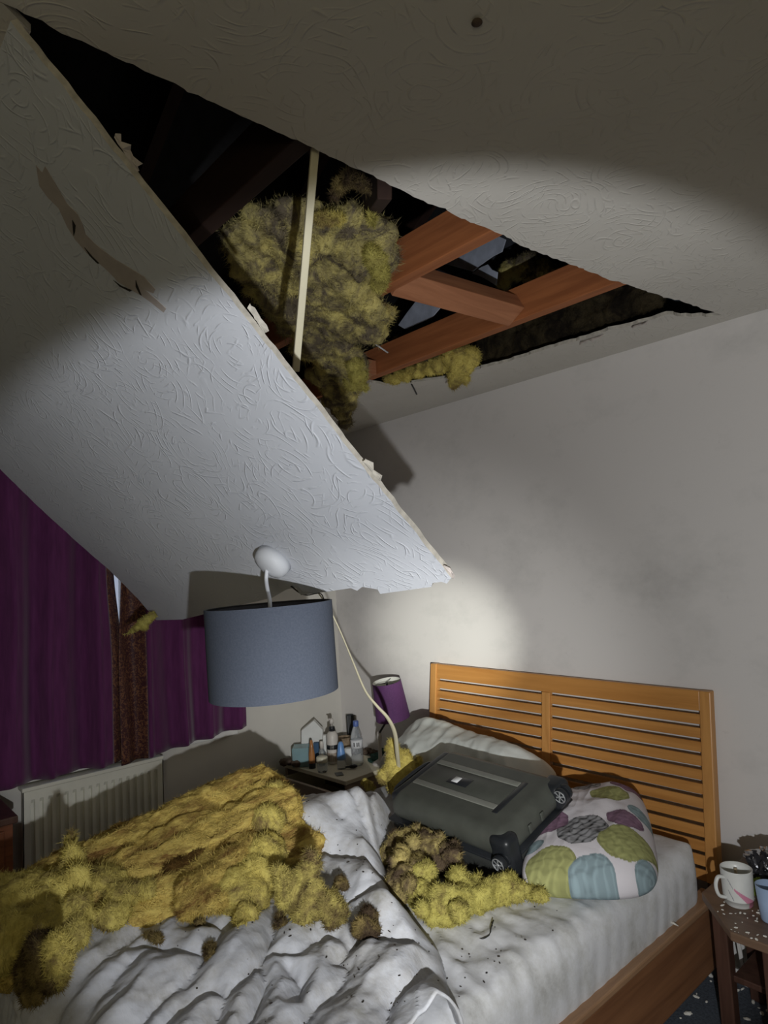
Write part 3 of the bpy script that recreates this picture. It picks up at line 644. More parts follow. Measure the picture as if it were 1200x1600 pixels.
for x0 in (BX0, BX1 - .043):
    p_ = MB(); zz = [.345, .5, .75, HT]; vv = []
    for z in zz:
        for dx, dy in ((0, 0), (.043, 0), (.043, .042), (0, .042)): vv.append((x0 + dx, hy(z) - .004 + dy * (1.25 - .4 * z), z))
    ff = [(0, 3, 2, 1), tuple(12 + k for k in range(4))]
    for i in range(3): ff += [(i * 4 + k, i * 4 + (k + 1) % 4, i * 4 + 4 + (k + 1) % 4, i * 4 + 4 + k) for k in range(4)]
    p_.add(vv, ff); p_.build('post', M['pineZ'], hb, bevel=.004)
    MB().box((x0 + .002, hy(.34), 0), (x0 + .041, hy(.34) + .045, .344)).build('leg', M['darkwood'], hb, bevel=.004)
hbox(BX0 + .043, BX1 - .043, HT - .075, HT - .001, .024, .002).build('top_rail', M['pine'], hb, bevel=.003)
xm = (BX0 + BX1) / 2
hbox(xm - .021, xm + .021, .30, HT - .075, .026, -.002).build('centre_post', M['pineZ'], hb, bevel=.003)
zt_ = HT - .075
for k in range(12):
    z1 = zt_ - .0125 - k * .0498; z0 = z1 - .0373
    for xa, xb in ((BX0 + .043, xm - .021), (xm + .021, BX1 - .043)):
        hbox(xa, xb, z0, z1, .010, .006).build('slat', M['pine'], hb, bevel=.003)
MB().box((-1.142, .50, .095), (-1.102, 2.47, .325)).build('side_rail', M['rail'], bed, bevel=.005)
MB().box((-1.155, .50, .312), (-1.088, 2.47, .333)).build('rail_cap', wood('rail_cap_wood', (.42, .25, .14), (.28, .155, .085), 1, .8, .5), bed, bevel=.005)
MB().box((BX0 + .01, .50, .095), (BX0 + .038, 2.41, .335)).build('side_rail', M['rail'], bed, bevel=.005)
MB().box((BX0 + .04, .50, .095), (-1.147, .53, .335)).build('foot_rail', M['pine'], bed, bevel=.005)
MB().box((BX0 + .04, .54, .255), (-1.147, 2.38, .275)).build('slat_base', M['pine'], bed)
for x in (BX0 + .0, -1.165):
    MB().box((x, .47, 0), (x + .055, .52, .34)).build('foot', M['pineZ'], bed, bevel=.004)

# mattress with fitted sheet
MX0, MX1, MY0, MY1, MZ0, MZ1 = -2.50, -1.118, .535, 2.43, .278, .515
def mattress():
    nx, ny = 150, 190; r = .055; vs = []; fs = []
    Lx = (MX1 - MX0); Ly = MY1 - MY0; side = MZ1 - MZ0
    def wrap(t, L, lo):            # arc length across one axis -> (coord, drop)
        q = r * PI / 2
        def edge(s):               # s>0 beyond flat part
            if s < q: a = s / r; return r * math.sin(a), r * (1 - math.cos(a))
            return r, r + (s - q)
        f0, f1 = r, L - r
        if t < f0 - 0: e, d = edge(f0 - t); return lo + f0 - e, d
        if t > f1: e, d = edge(t - f1); return lo + f1 + e, d
        return lo + t, 0
    ex = r + (side - r) + r * (PI / 2 - 1) - .01
    for i in range(nx + 1):
        for j in range(ny + 1):
            tx = -(ex - r) + (Lx + 2 * (ex - r)) * i / nx; ty = -(ex - r) + (Ly + 2 * (ex - r)) * j / ny
            x, dx = wrap(tx, Lx, MX0); y, dy = wrap(ty, Ly, MY0)
            d = max(dx, dy) if (dx == 0 or dy == 0) else min(math.hypot(dx, dy), side - .01)
            # rounded plan corner
            cx = max(0, abs(x - (MX0 + MX1) / 2) - (Lx / 2 - .10)); cy = max(0, abs(y - (MY0 + MY1) / 2) - (Ly / 2 - .10)); h = math.hypot(cx, cy)
            if cx > 0 and cy > 0 and h > .10:
                k = .10 / h; x -= math.copysign(cx * (1 - k), x - (MX0 + MX1) / 2); y -= math.copysign(cy * (1 - k), y - (MY0 + MY1) / 2)
            z = MZ1 - min(d, side - .008)
            wv = .005 * fbm((x, y, z), 7, 3) + .0035 * fbm((x * 9, y * 30, z * 6), 1, 3) * sstep(1.9, 1.4, y)
            sd = sstep(.02, .08, d)                     # gathered pleats down the side
            pl_ = .006 * sd * abs(math.sin(y * 42 + 3 * ns((y * 3, z * 2, 0), 1))) * (.4 + .6 * ns((y * 5, 1, 1), 1))
            sag = .010 * sstep(1.6, .9, y)
            rad = (.026 * (.3 - abs(fbm(((x + .2) * 3 + (y - 1.2) * 7, (y - 1.2) * 2 - x * 3, 0), 1.6, 3))) + .014 * (.3 - abs(fbm((x * 8 + y * 11, y * 3 - x * 5, 4), 1.5, 2)))) * sstep(2.05, 1.55, y) * (1 - sd)
            z += wv * (1 - sd) + rad - sag * (1 - sd); nxv = math.copysign(1, x - (MX0 + MX1) / 2)
            if dx > dy: x += nxv * (pl_ + .005 * sd * math.sin(PI * min(1, d / side)) - .012 * sstep(.16, .235, d))
            vs.append(V((x, y, z)))
    W = ny + 1
    for i in range(nx):
        for j in range(ny): fs.append((i * W + j, i * W + j + 1, (i + 1) * W + j + 1, (i + 1) * W + j))
    return vs, fs
mt_ = thing('mattress', 'mattress under a stained white fitted sheet on the wooden bed', 'mattress', ((MX0 + MX1) / 2, 1.5, MZ0))
vs, fs = mattress(); mesh('fitted_sheet', vs, fs, M['sheet'], mt_, True)
MB().box((MX0 + .03, MY0 + .03, MZ0), (MX1 - .03, MY1 - .03, MZ1 - .09)).build('core', M['whitepaint'], mt_)

# duvet
zD = .585
def P2(q, z=zD): p = on(2, z, *q); return V((p.x, p.y))
CRE = [[(60, 1600), (87, 1578), (154, 1501), (224, 1463), (245, 1473), (280, 1482), (322, 1484), (336, 1466), (353, 1445), (385, 1421), (430, 1380)],
       [(140, 1590), (165, 1545), (200, 1500), (236, 1478)], [(250, 1600), (290, 1560), (330, 1535), (350, 1545)], [(470, 1600), (490, 1560), (530, 1530), (545, 1500), (530, 1490)], [(600, 1600), (610, 1560), (650, 1530), (668, 1500)], [(450, 1500), (470, 1520), (465, 1550)],
       [(195, 1620), (217, 1600), (245, 1561), (290, 1522), (308, 1505), (322, 1484)],
       [(330, 1600), (350, 1548), (385, 1522), (400, 1505), (420, 1482), (465, 1482), (492, 1459), (526, 1455), (549, 1474)],
       [(385, 1600), (400, 1566), (415, 1525), (408, 1497), (423, 1462), (434, 1432), (432, 1390)],
       [(526, 1493), (540, 1480), (561, 1459), (550, 1430), (520, 1405), (470, 1380)],
       [(230, 1440), (210, 1455), (154, 1501)], [(300, 1420), (330, 1440), (353, 1445)],
       [(455, 1330), (500, 1338), (560, 1352), (600, 1372)], [(560, 1460), (600, 1462), (640, 1470)],
       [(470, 1290), (520, 1275), (560, 1300), (585, 1330)], [(540, 1235), (570, 1270), (600, 1330)], [(455, 1350), (480, 1395), (530, 1410), (600, 1405)]]
CRE = [[P2(q) for q in c] for c in CRE]
EDGE = [P2(q, .55) for q in [(650, 1190), (640, 1232), (625, 1275), (600, 1325), (596, 1345), (605, 1378), (615, 1410), (645, 1440), (682, 1478), (690, 1515), (697, 1550), (712, 1578), (760, 1640)]]
def pdist(p, a, b):
    d = b - a; L = d.length_squared; t = max(0, min(1, (p - a).dot(d) / L)) if L else 0; return (p - a - d * t).length
def poldist(p, pl_): return min(pdist(p, a, b) for a, b in zip(pl_[:-1], pl_[1:]))
def side(p):                                             # signed distance to the duvet's right edge (positive = on the duvet)
    best = 1e9; sg = 1
    for a, b in zip(EDGE[:-1], EDGE[1:]):
        d = pdist(p, a, b)
        if d < best:
            best = d; e = b - a; c = e.x * (p.y - a.y) - e.y * (p.x - a.x); sg = 1 if c < 0 else -1
    return best * sg
HUMP = [P2(q, .64) for q in [(472, 1290), (495, 1266), (518, 1268)]]
HUMP2 = [P2(q, .60) for q in [(560, 1290), (580, 1320), (590, 1370), (600, 1410)]]
HUMP3 = [P2(q, .60) for q in [(572, 1258), (596, 1272), (606, 1296)]]
FY = .50; DX0 = -2.60
def duvet():
    vs = []; fs = []; st = .0085; x0, x1 = DX0, -1.08; hang = .20; y1 = 2.0
    nx = int((x1 - x0) / st); ny = int((y1 - FY + hang) / st); idx = {}
    for i in range(nx + 1):
        for j in range(ny + 1):
            x = x0 + i * st; t = FY - hang + j * st; p = V((x, t if t > FY else FY))
            sd = side(V((x, t)) if t > FY - .02 else p)
            if t > FY + .0: pass
            if sd < -.035: continue
            top = 2.0 - .0
            # end edge towards the pillows
            endd = (1.47 + .30 * sstep(-2.32, -2.12, x) + .06 * ns((x * 2.2, 0, 4), 1.5)) - t
            if x > -2.25: endd = min(endd, 1.9 - t)
            if endd < -.035: continue
            dc = min(poldist(V((x, t)), c) for c in CRE)
            puff = .070 * (1 - math.exp(-(dc / .055) ** .85)) * (.75 + .5 * ns((x, t, 0), 4))
            hd = poldist(V((x, t)), HUMP); hump = .125 * math.exp(-(hd / .135) ** 2.6) + .05 * math.exp(-(poldist(V((x, t)), HUMP2) / .08) ** 2) + .075 * math.exp(-(poldist(V((x, t)), HUMP3) / .09) ** 2)
            fa = V((-.60, .80)); al = x * fa.x + t * fa.y; ac = x * fa.y - t * fa.x
            wa = .05 * ns((x * 2, t * 2, 9), 1.5)
            wr = .016 * fbm((x, t, 1), 3.6, 2) + (.028) * (.30 - abs(fbm((al * 3.4, (ac + wa) * 9, 3), 1, 2))) + .016 * (.3 - abs(fbm((al * 8, (ac + wa) * 22, 5), 1, 2))) + .0055 * (.3 - abs(fbm((x * 22, t * 26, 2), 1, 2)))
            wr *= 1 - .55 * min(1, hump / .09)
            tuck = math.exp(-(dc / .05) ** 2); wr += .008 * tuck * (.3 - abs(fbm((x * 16, t * 16, 4), 1, 2)))
            e = min(sd, endd); ed = sstep(-.03, .07, e) if e < .07 else 1.0
            ed = math.sqrt(max(0, min(1, (e + .012) / .075))) if e > -.012 else 0
            h = (.042 + puff + hump + wr) * ed
            if e < -.012: h = -.02 * min(1, (-.012 - e) / .02) - .004
            if t > FY + .09: X, Y, Z = x, t, MZ1 - .006 + h
            else:
                s = FY + .09 - t; rr = .085; a = min(s / rr, PI / 2); ext = max(0, s - rr * PI / 2)
                ny_, nz_ = -math.sin(a), math.cos(a)
                wob = .022 * ext / .15 * math.sin(x * 13 + 2 * ns((x * 3, 0, 0), 1))
                hh = h * (1 if a < 1.2 else .85)
                X = x; Y = FY + .09 - rr * math.sin(a) + ny_ * hh - abs(wob) * 1.0; Z = MZ1 - .006 - rr * (1 - math.cos(a)) - ext * (1 + .25 * ns((x * 4, 1, 0), 1)) + nz_ * hh
            lf = max(0, -2.47 - x); Z -= lf * lf * 9
            idx[(i, j)] = len(vs); vs.append(V((X, Y, Z)))
    for i in range(nx):
        for j in range(ny):
            k = [(i, j), (i + 1, j), (i + 1, j + 1), (i, j + 1)]
            if all(c in idx for c in k): fs.append(tuple(idx[c] for c in k))
    return vs, fs
vs, fs = duvet()
dv = mesh('duvet', vs, fs, M['duvet'], None, True)
s_ = dv.modifiers.new('s', 'SOLIDIFY'); s_.thickness = .006; s_.offset = -1
tag(dv, 'rumpled white duvet pushed down towards the foot of the bed', 'duvet')

# pillows
def pillow(name, c4, th, mt, seed, nu=60, nv=44, parent=None, wr=.010, pinch=.05, colfn=None, zmin=None, rnd_=0.0):
    """c4: four corners (head-left, head-right, foot-right, foot-left)"""
    c4 = [V(c) for c in c4]; vs = []; fs = []; cols = []
    n = ((c4[1] - c4[0]).cross(c4[3] - c4[0])).normalized(); n = n if n.z > 0 else -n
    for sgn in (1, -1):
        for i in range(nu + 1):
            for j in range(nv + 1):
                u, v = i / nu, j / nv; a, b = 2 * u - 1, 2 * v - 1
                pin_u = 1 - pinch * (1 - b * b) * abs(a) ** 3; pin_v = 1 - pinch * (1 - a * a) * abs(b) ** 3
                kc = 1 - rnd_ * a ** 4 * b ** 4; uu = .5 + a * pin_u * kc / 2; vv = .5 + b * pin_v * kc / 2
                p = (c4[0] * (1 - uu) + c4[1] * uu) * (1 - vv) + (c4[3] * (1 - uu) + c4[2] * uu) * vv
                h = (max(0, 1 - abs(a) ** 3.2) * max(0, 1 - abs(b) ** 3.2)) ** .46
                w_ = wr * 1.2 * fbm((p.x, p.y, seed), 6, 3) + wr * (.3 - abs(fbm((p.x * 1.5 + p.y * .6, (p.y - p.x * .4) * .5, seed + 2), 9, 2))) * 1.6
                hh = th * (.62 if sgn > 0 else .38) * h * (1 + .2 * ns((u * 2, v * 2, seed), 1)) + w_ * h * (1 if sgn > 0 else .3)
                q = p + n * sgn * hh
                if zmin is not None and q.z < zmin and sgn < 0: q.z = zmin
                vs.append(q); cols.append((u, v))
    W = nv + 1; o2 = (nu + 1) * W
    for i in range(nu):
        for j in range(nv):
            f = (i * W + j, i * W + j + 1, (i + 1) * W + j + 1, (i + 1) * W + j); fs.append(f); fs.append(tuple(x + o2 for x in f[::-1]))
    o = mesh(name, vs, fs, mt, parent, True)
    if colfn:
        at = o.data.color_attributes.new('print', 'FLOAT_COLOR', 'POINT')
        for k, (u, v) in enumerate(cols): at.data[k].color = (*colfn(u, v), 1)
    bm = bmesh.new(); bm.from_mesh(o.data); bmesh.ops.remove_doubles(bm, verts=bm.verts, dist=.0006); bm.to_mesh(o.data); bm.free()
    return o
wp = pillow('pillow', [(-2.57, 2.47, .70), (-1.66, 2.43, .63), (-1.60, 2.08, .56), (-2.50, 2.06, .57)], .24, M['pillow'], 3, 90, 56, zmin=.512, wr=.016, rnd_=.10)
tag(wp, 'plain white pillow against the headboard, partly under the suitcase', 'pillow')
# printed pillow
M['print'] = mat('printed_cotton', (.7, .7, .7), .85, 0, .15)
_n, _l, _b = nodes(M['print']); _a = _n.new('ShaderNodeAttribute'); _a.attribute_name = 'print'; _l.new(_a.outputs['Color'], _b.inputs['Base Color'])
bump(M['print'], noi(M['print'], coord(M['print']), 45, 5), .3, .004)
PW, PH = .66, .44
PC = [None] * 4
LIME, PUR, TEAL, GREY, WHT = (.40, .41, .17), (.28, .17, .25), (.31, .41, .45), (.19, .19, .20), (.68, .65, .69)
DOTS = []
def printcol(u, v):
    x, y = u * PW, v * PH; c = WHT
    for (cx, cy, r_, col, st) in DOTS:
        dx, dy = x - cx, y - cy; d = math.hypot(dx, dy) + .006 * ns((x * 30, y * 30, cx * 9), 1)
        if d < r_:
            ang = math.atan2(dy, dx)
            k = math.sin(260 * (dx * math.cos(st) + dy * math.sin(st)) + 3.5 * ns((x * 40, y * 40, 0), 1))
            k2 = math.sin(230 * (dx * math.cos(st + 1.3) + dy * math.sin(st + 1.3)) + 4 * ns((x * 40, y * 40, 5), 1))
            s_ = .80 + .22 * max(k, 0) * .8 - .18 * max(k2, 0)
            if col is GREY: s_ = 1.7 - 1.1 * max(k, 0) - .55 * max(k2, 0)
            if d > r_ - .006: s_ *= .8
            c = tuple(min(.7, max(.02, a * s_)) for a in col)
    return c
# (u runs from the far/head-left corner to head-right, v towards the foot)
PCORN = [on(2, .57, 872, 1256), on(2, .60, 1008, 1250), on(2, .560, 1036, 1392), on(2, .560, 800, 1392)]
PW = ((PCORN[1] - PCORN[0]).length + (PCORN[2] - PCORN[3]).length) / 2; PH = ((PCORN[3] - PCORN[0]).length + (PCORN[2] - PCORN[1]).length) / 2
def puv(x, y):                                            # place a print circle from its spot on the pillow top
    p = on(2, .585, x, y); best = (9, 0, 0)
    for i in range(41):
        for j in range(41):
            u, v = i / 40, j / 40; q = (PCORN[0] * (1 - u) + PCORN[1] * u) * (1 - v) + (PCORN[3] * (1 - u) + PCORN[2] * u) * v
            d = (q.xy - p.xy).length
            if d < best[0]: best = (d, u, v)
    return best[1] * PW, best[2] * PH
for (x, y, r_, col, st) in ((862, 1370, .076, LIME, .3), (917, 1337, .080, GREY, .8), (988, 1352, .078, LIME, 1.2), (930, 1380, .062, TEAL, .2), (866, 1322, .065, PUR, .9), (985, 1272, .058, PUR, .5), (962, 1290, .070, LIME, .1), (985, 1325, .055, PUR, .4), (925, 1270, .058, GREY, .7), (1012, 1308, .045, TEAL, .2), (890, 1262, .045, PUR, .9), (1030, 1375, .05, TEAL, .4), (840, 1345, .03, TEAL, .4)):
    a, b = puv(x, y); DOTS.append((a, b, r_, col, st))
pp = pillow('pillow', PCORN, .185, M['print'], 11, 260, 190, colfn=printcol, wr=.010, pinch=-.02, zmin=.512, rnd_=.13)
tag(pp, 'white pillow printed with purple, lime, teal and grey circles', 'pillow')

# ------------------------------------------------------------------ suitcase
SR = Matrix(((.999, -.003, .033), (.012, .960, -.278), (-.031, .278, .960)))
SO = V((-1.935, 1.690, .545)); SLn, SWd, SHt = .550, .385, .164
SMX = SR.to_4x4(); SMX.translation = SO
def sp(x, y, z): return SMX @ V((x, y, z))
sc_ = thing('suitcase', 'dark grey hard shell suitcase lying on the bed with its wheels towards the printed pillow', 'suitcase', sp(SLn / 2, SWd / 2, 0))
def rbox(a, b, r_, seg=5, taper=0.0, top=None):
    bm = bmesh.new(); bmesh.ops.create_cube(bm, size=1)
    a = V(a); b = V(b)
    for v in bm.verts:
        v.co = V(((a.x + b.x) / 2 + v.co.x * (b.x - a.x), (a.y + b.y) / 2 + v.co.y * (b.y - a.y), (a.z + b.z) / 2 + v.co.z * (b.z - a.z)))
        if top and v.co.z > (a.z + b.z) / 2: v.co.x += top if v.co.x < (a.x + b.x) / 2 else -top; v.co.y += top if v.co.y < (a.y + b.y) / 2 else -top
    bmesh.ops.bevel(bm, geom=list(bm.edges), offset=r_, segments=seg, profile=.5, affect='EDGES')
    vs = [v.co.copy() for v in bm.verts]; fs = [tuple(v.index for v in f.verts) for f in bm.faces]; bm.free(); return vs, fs
def spart(name, vs, fs, mt, par=None, smooth=True):
    o = mesh(name, [SMX @ v for v in vs], fs, mt, par or sc_, smooth)
    if smooth: autosmooth(o, 50)
    return o
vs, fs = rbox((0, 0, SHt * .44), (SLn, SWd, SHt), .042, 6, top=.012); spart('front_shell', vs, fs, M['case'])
vs, fs = rbox((.002, .002, -.034), (SLn - .002, SWd - .002, SHt * .42), .024, 5); spart('back_shell', vs, fs, M['caseshade'])
vs, fs = rbox((-.002, -.002, SHt * .40), (SLn + .002, SWd + .002, SHt * .46), .003, 1); spart('zip', vs, fs, M['caseblack'])
for k, y in enumerate((.115, .255)):
    vs, fs = rbox((.045, y, SHt - .004), (.43, y + .026, SHt + .003), .0025, 2); spart('ridge_strip', vs, fs, M['casestrip'])
vs, fs = rbox((.43, .10, SHt - .006), (.455, .29, SHt + .002), .004, 2); spart('cross_bar', vs, fs, M['caseblack'])
vs, fs = rbox((.05, .141, SHt - .003), (.43, .255, SHt + .0006), .001, 1); spart('recess_panel', vs, fs, M['case'])
vs, fs = rbox((.165, .172, SHt), (.26, .222, SHt + .0016), .0006, 1); pn_ = spart('name_plate', vs, fs, M['caseblack'])
vs, fs = rbox((.182, .182, SHt + .0014), (.212, .214, SHt + .0024), .0004, 1); plabel(spart('label_sticker', vs, fs, M['label'], pn_), 'small white label')
h_ = MB(); h_.tube([sp(*q) for q in catmull([(.03, .06, SHt - .03), (-.012, .075, SHt - .026), (-.020, .11, SHt - .022), (-.022, .172, SHt - .02), (-.020, .235, SHt - .022), (-.012, .27, SHt - .026), (.03, .285, SHt - .03)], 6)], .011, 10, flat=.8); h_.build('top_handle', M['caseblack'], sc_, True)
vs, fs = rbox((-.004, .03, SHt * .62), (.05, SWd - .03, SHt - .004), .02, 4); spart('handle_bezel', vs, fs, M['caseblack'])
# corner housings and twin wheels
def corner(y0, y1, z0, z1): 
    vs, fs = rbox((SLn - .075, y0, z0), (SLn + .008, y1, z1), .022, 5); return spart('wheel_housing', vs, fs, M['caseblack'])
def wheel(x, y, z, r_=.0245, wd=.018, hubside=-1, twin=True):
    c = sp(x, y, z); qm = SMX.to_3x3() @ Matrix.Rotation(PI / 2, 3, 'X')
    ys = (0, .026) if twin else (0,)
    for k, dy in enumerate(ys):
        cc = sp(x, y + dy, z)
        t_ = MB().lathe([(r_ * .6, 0), (r_ * .93, .0), (r_, .004), (r_, wd - .004), (r_ * .93, wd), (r_ * .5, wd)], cc, 28, xf=qm @ Matrix.Translation((0, 0, -wd)).to_3x3())
        o = t_.build('wheel', M['caseblack'], sc_, True); autosmooth(o, 40)
        if k == 0:
            hbm = MB(); nrm = SMX.to_3x3() @ V((0, -1, 0)); ax1 = SMX.to_3x3() @ V((1, 0, 0)); ax2 = SMX.to_3x3() @ V((0, 0, 1)); c0 = cc + nrm * (wd + .0012)
            for s6 in range(6):
                a = s6 * PI / 3 + .3; d = ax1 * math.cos(a) + ax2 * math.sin(a); e = ax1 * -math.sin(a) + ax2 * math.cos(a)
                hbm.add([c0 + e * .0022, c0 - e * .0022, c0 + d * r_ * .78 - e * .0034, c0 + d * r_ * .78 + e * .0034], [(0, 1, 2, 3)])
            hbm.tube([c0 + (ax1 * math.cos(a * PI / 12) + ax2 * math.sin(a * PI / 12)) * r_ * .8 for a in range(25)], .0018, 6, cap=False)
            hbm.lathe([(.005, 0), (.004, .002)], c0, 12, xf=qm)
            plabel(hbm.build('hub', M['silver'], o), 'silver spoked hub')
corner(.004, .075, .004, SHt * .93); wheel(SLn - .022, -.004, SHt * .52, .026)
corner(SWd - .085, SWd + .002, SHt * .42, SHt * .98); wheel(SLn + .012, SWd - .062, SHt * .80, .026)
corner(SWd - .09, SWd, -.015, SHt * .3); wheel(SLn + .020, SWd - .075, .020, .024)
for y in (.13, .20):
    vs, fs = rbox((SLn - .003, y, SHt * .62), (SLn + .004, y + .018, SHt * .80), .003, 2); spart('foot_stud', vs, fs, M['case'])

# ------------------------------------------------------------------ wool on the bed
def bedz(x, y, z): return lambda: on(2, z, x, y)
def lumps(spec): return [(on(2, z, x, y), r_) if not isinstance(r_, tuple) else (on(2, z, x, y), r_) for x, y, z, r_ in spec]
# the long batt thrown over the left side of the bed
r = random.Random(12); bl = []
ridge = [V((-2.32, .55, .60)), V((-2.30, .72, .63)), V((-2.28, .90, .67)), V((-2.26, 1.05, .70)), V((-2.24, 1.2, .72)), V((-2.22, 1.29, .72))]
for p in catmull(ridge, 3):
    k = (p.y - .55) / .75
    bl.append((p, (.11, .13, .095)))
    bl.append((p + V((.13, -.02, -.02 - .01 * k)), (.12, .12, .09)))
    bl.append((p + V((.24, -.03, -.06 - .03 * k)), (.11, .11, .07)))
bl.append((V((-2.10, 1.32, .67)), (.10, .05, .10))); bl.append((V((-2.22, 1.33, .74)), (.08, .04, .07)))
wool('insulation_batt', bl, M['woolbatt'], 'long golden wool batt thrown along the far left side of the bed', .010, .034, 7.5, 16000, .026, 41, grain=(1.6, .6, 1.6))
bl = lumps([(425, 1262, .72, (.05, .06, .09)), (420, 1300, .69, (.06, .07, .09)), (412, 1340, .66, (.07, .08, .08)), (402, 1375, .63, (.06, .07, .07)), (392, 1405, .61, (.05, .06, .05)), (384, 1432, .60, (.035, .035, .035)), (380, 1455, .59, (.018, .02, .02)), (375, 1390, .63, (.07, .07, .05)), (350, 1395, .63, (.06, .06, .04))])
wool('insulation_chunk', bl, M['wool'], 'greyish gold wool end hanging down the right end of the long batt', .010, .022, 10, 5000, .024, 42, grain=(1.6, 1.6, .5))
bl = lumps([(385, 1325, .69, (.05, .05, .04)), (360, 1345, .68, (.06, .06, .04)), (335, 1370, .66, (.065, .065, .04)), (312, 1395, .64, (.065, .065, .04)), (300, 1415, .62, (.05, .05, .035)), (330, 1405, .63, (.06, .06, .035))])
wool('insulation_chunk', bl, M['woolbatt'], 'golden wool flap lying diagonally below the dark gap of the long batt', .010, .020, 10, 4000, .024, 43, grain=(1.4, .7, 1.2))
bl = lumps([(340, 1300, .708, (.06, .05, .02)), (322, 1312, .70, (.06, .055, .02)), (305, 1326, .69, (.055, .05, .02)), (288, 1340, .68, (.05, .045, .018)), (270, 1352, .67, (.04, .04, .015))])  # extra dark wool laid in where the crease is only shade
wool('insulation_chunk', bl, M['woolgapshade'], 'added dark wool standing in for the shaded gap between the long batt and the golden flap', .009, .016, 10, 2500, .022, 57, grain=(1.5, .7, 1.3))
bl = lumps([(112, 1325, .735, (.028, .028, .06)), (113, 1350, .715, (.035, .035, .07)), (118, 1385, .69, (.045, .04, .06)), (125, 1420, .67, (.05, .04, .05)), (120, 1455, .64, (.045, .04, .05)), (100, 1485, .61, (.04, .035, .04)), (85, 1390, .68, (.09, .08, .05)), (45, 1395, .68, (.09, .08, .05)), (5, 1400, .68, (.09, .08, .05)), (70, 1440, .65, (.08, .07, .05)), (20, 1450, .64, (.08, .07, .05)), (60, 1478, .62, (.06, .05, .05)), (-30, 1420, .67, (.1, .08, .06)), (10, 1490, .60, (.06, .05, .04)), (165, 1375, .67, (.07, .06, .04)), (195, 1395, .65, (.06, .06, .035)), (225, 1390, .64, (.05, .05, .03)), (170, 1430, .63, (.05, .05, .03))])
wool('insulation_chunk', bl, M['wool'], 'yellow wool heap at the left edge of the photo with an upright tuft', .010, .022, 10, 8000, .024, 44, grain=(1.3, 1.3, .6))
bl = [(on(1, .42, x, y), rr) for x, y, rr in [(60, 1490, .04), (48, 1510, .035), (46, 1530, .032), (50, 1550, .024), (68, 1520, .03), (75, 1540, .02), (58, 1560, .015)]]
wool('insulation_chunk', bl, M['woolbrown'], 'dark dirty wool tongue hanging over the foot end of the duvet', .008, .014, 18, 2500, .02, 45)
bl = [(on(1, .44, x, y), rr) for x, y, rr in [(90, 1480, .03), (92, 1500, .03), (90, 1520, .025), (88, 1535, .018)]]
wool('insulation_chunk', bl, M['wool'], 'slim yellow wool finger beside the dark hanging tongue', .008, .010, 18, 1500, .02, 46)
# upright torn chunk in the middle of the duvet
bl = [(on(2, .62, 480, 1415) + V(o), rr) for o, rr in [((0, 0, 0), (.05, .045, .05)), ((-.04, -.03, .02), .036), ((-.055, -.035, .06), .028), ((-.02, .01, .07), .034), ((0, .02, .10), .028), ((.05, .03, .01), .036), ((.065, .04, -.02), .034), ((.02, .01, .05), .028), ((-.075, -.045, .085), .014), ((-.005, .02, .125), .016), ((.005, .02, .135), .010)]]
wool('insulation_chunk', bl, M['woolchunk'], 'ragged upright wool chunk standing on the middle of the duvet', .008, .018, 16, 4500, .022, 47, tufts=20)
bl = lumps([(455, 1290, .64, .035), (448, 1310, .63, .04), (440, 1335, .62, .04), (452, 1270, .66, .03), (440, 1360, .60, .03)])
wool('insulation_chunk', bl, M['wool'], 'small wool piece wedged between the long batt and the raised duvet', .008, .014, 16, 2000, .02, 48)
bl = lumps([(575, 1437, .60, .028), (565, 1450, .60, .028), (582, 1455, .59, .022), (556, 1447, .60, .015), (572, 1425, .61, .018)])
wool('insulation_chunk', bl, M['woolbrown'], 'little dirty brown wool scrap in a fold right of the upright chunk', .006, .010, 24, 1200, .016, 49)
bl = lumps([(532, 1377, .625, .017), (538, 1383, .625, .015), (528, 1384, .625, .012)])
wool('insulation_chunk', bl, M['woolbrown'], 'tiny wool scrap above the upright chunk on the duvet', .005, .006, 30, 500, .012, 50)
# pile in front of the suitcase
r = random.Random(3)
bl = [(on(2, z, x, y), rr) for x, y, z, rr in [(615, 1335, .56, .05), (640, 1325, .57, .05), (668, 1335, .58, .05), (690, 1345, .575, .045), (655, 1360, .575, .05), (625, 1370, .57, .045), (640, 1385, .57, .04), (610, 1390, .56, .035), (680, 1325, .59, .03), (705, 1350, .57, .03), (665, 1315, .58, .035), (712, 1358, .58, .03), (620, 1400, .56, .03)]]
bl += [(b[0] + V((r.gauss(0, .025), r.gauss(0, .025), .03 + r.random() * .02)), r.uniform(.016, .028)) for b in bl for _ in range(3)]
wool('insulation_chunk', bl, M['woolpile'], 'brown clotted wool pile against the near side of the suitcase', .008, .016, 20, 5000, .018, 51, tufts=60)
bl = [(on(2, z, x, y), rr) for x, y, z, rr in [(660, 1400, .56, .045), (690, 1415, .56, .05), (720, 1410, .56, .05), (700, 1435, .54, .03), (675, 1430, .545, .03), (740, 1398, .56, .042), (715, 1378, .57, .038), (755, 1404, .555, .036), (785, 1398, .545, .032), (775, 1400, .545, .03), (808, 1400, .54, .024), (828, 1402, .538, .018), (665, 1375, .59, .03), (745, 1412, .55, .035)]]
bl += [(b[0] + V((r.gauss(0, .02), r.gauss(0, .02), .02 + r.random() * .015)), r.uniform(.018, .03)) for b in bl for _ in range(2)]
wool('insulation_chunk', bl, M['woolbright'], 'bright yellow wool lumps between the brown pile and the printed pillow', .008, .014, 17, 5000, .018, 52, tufts=30)
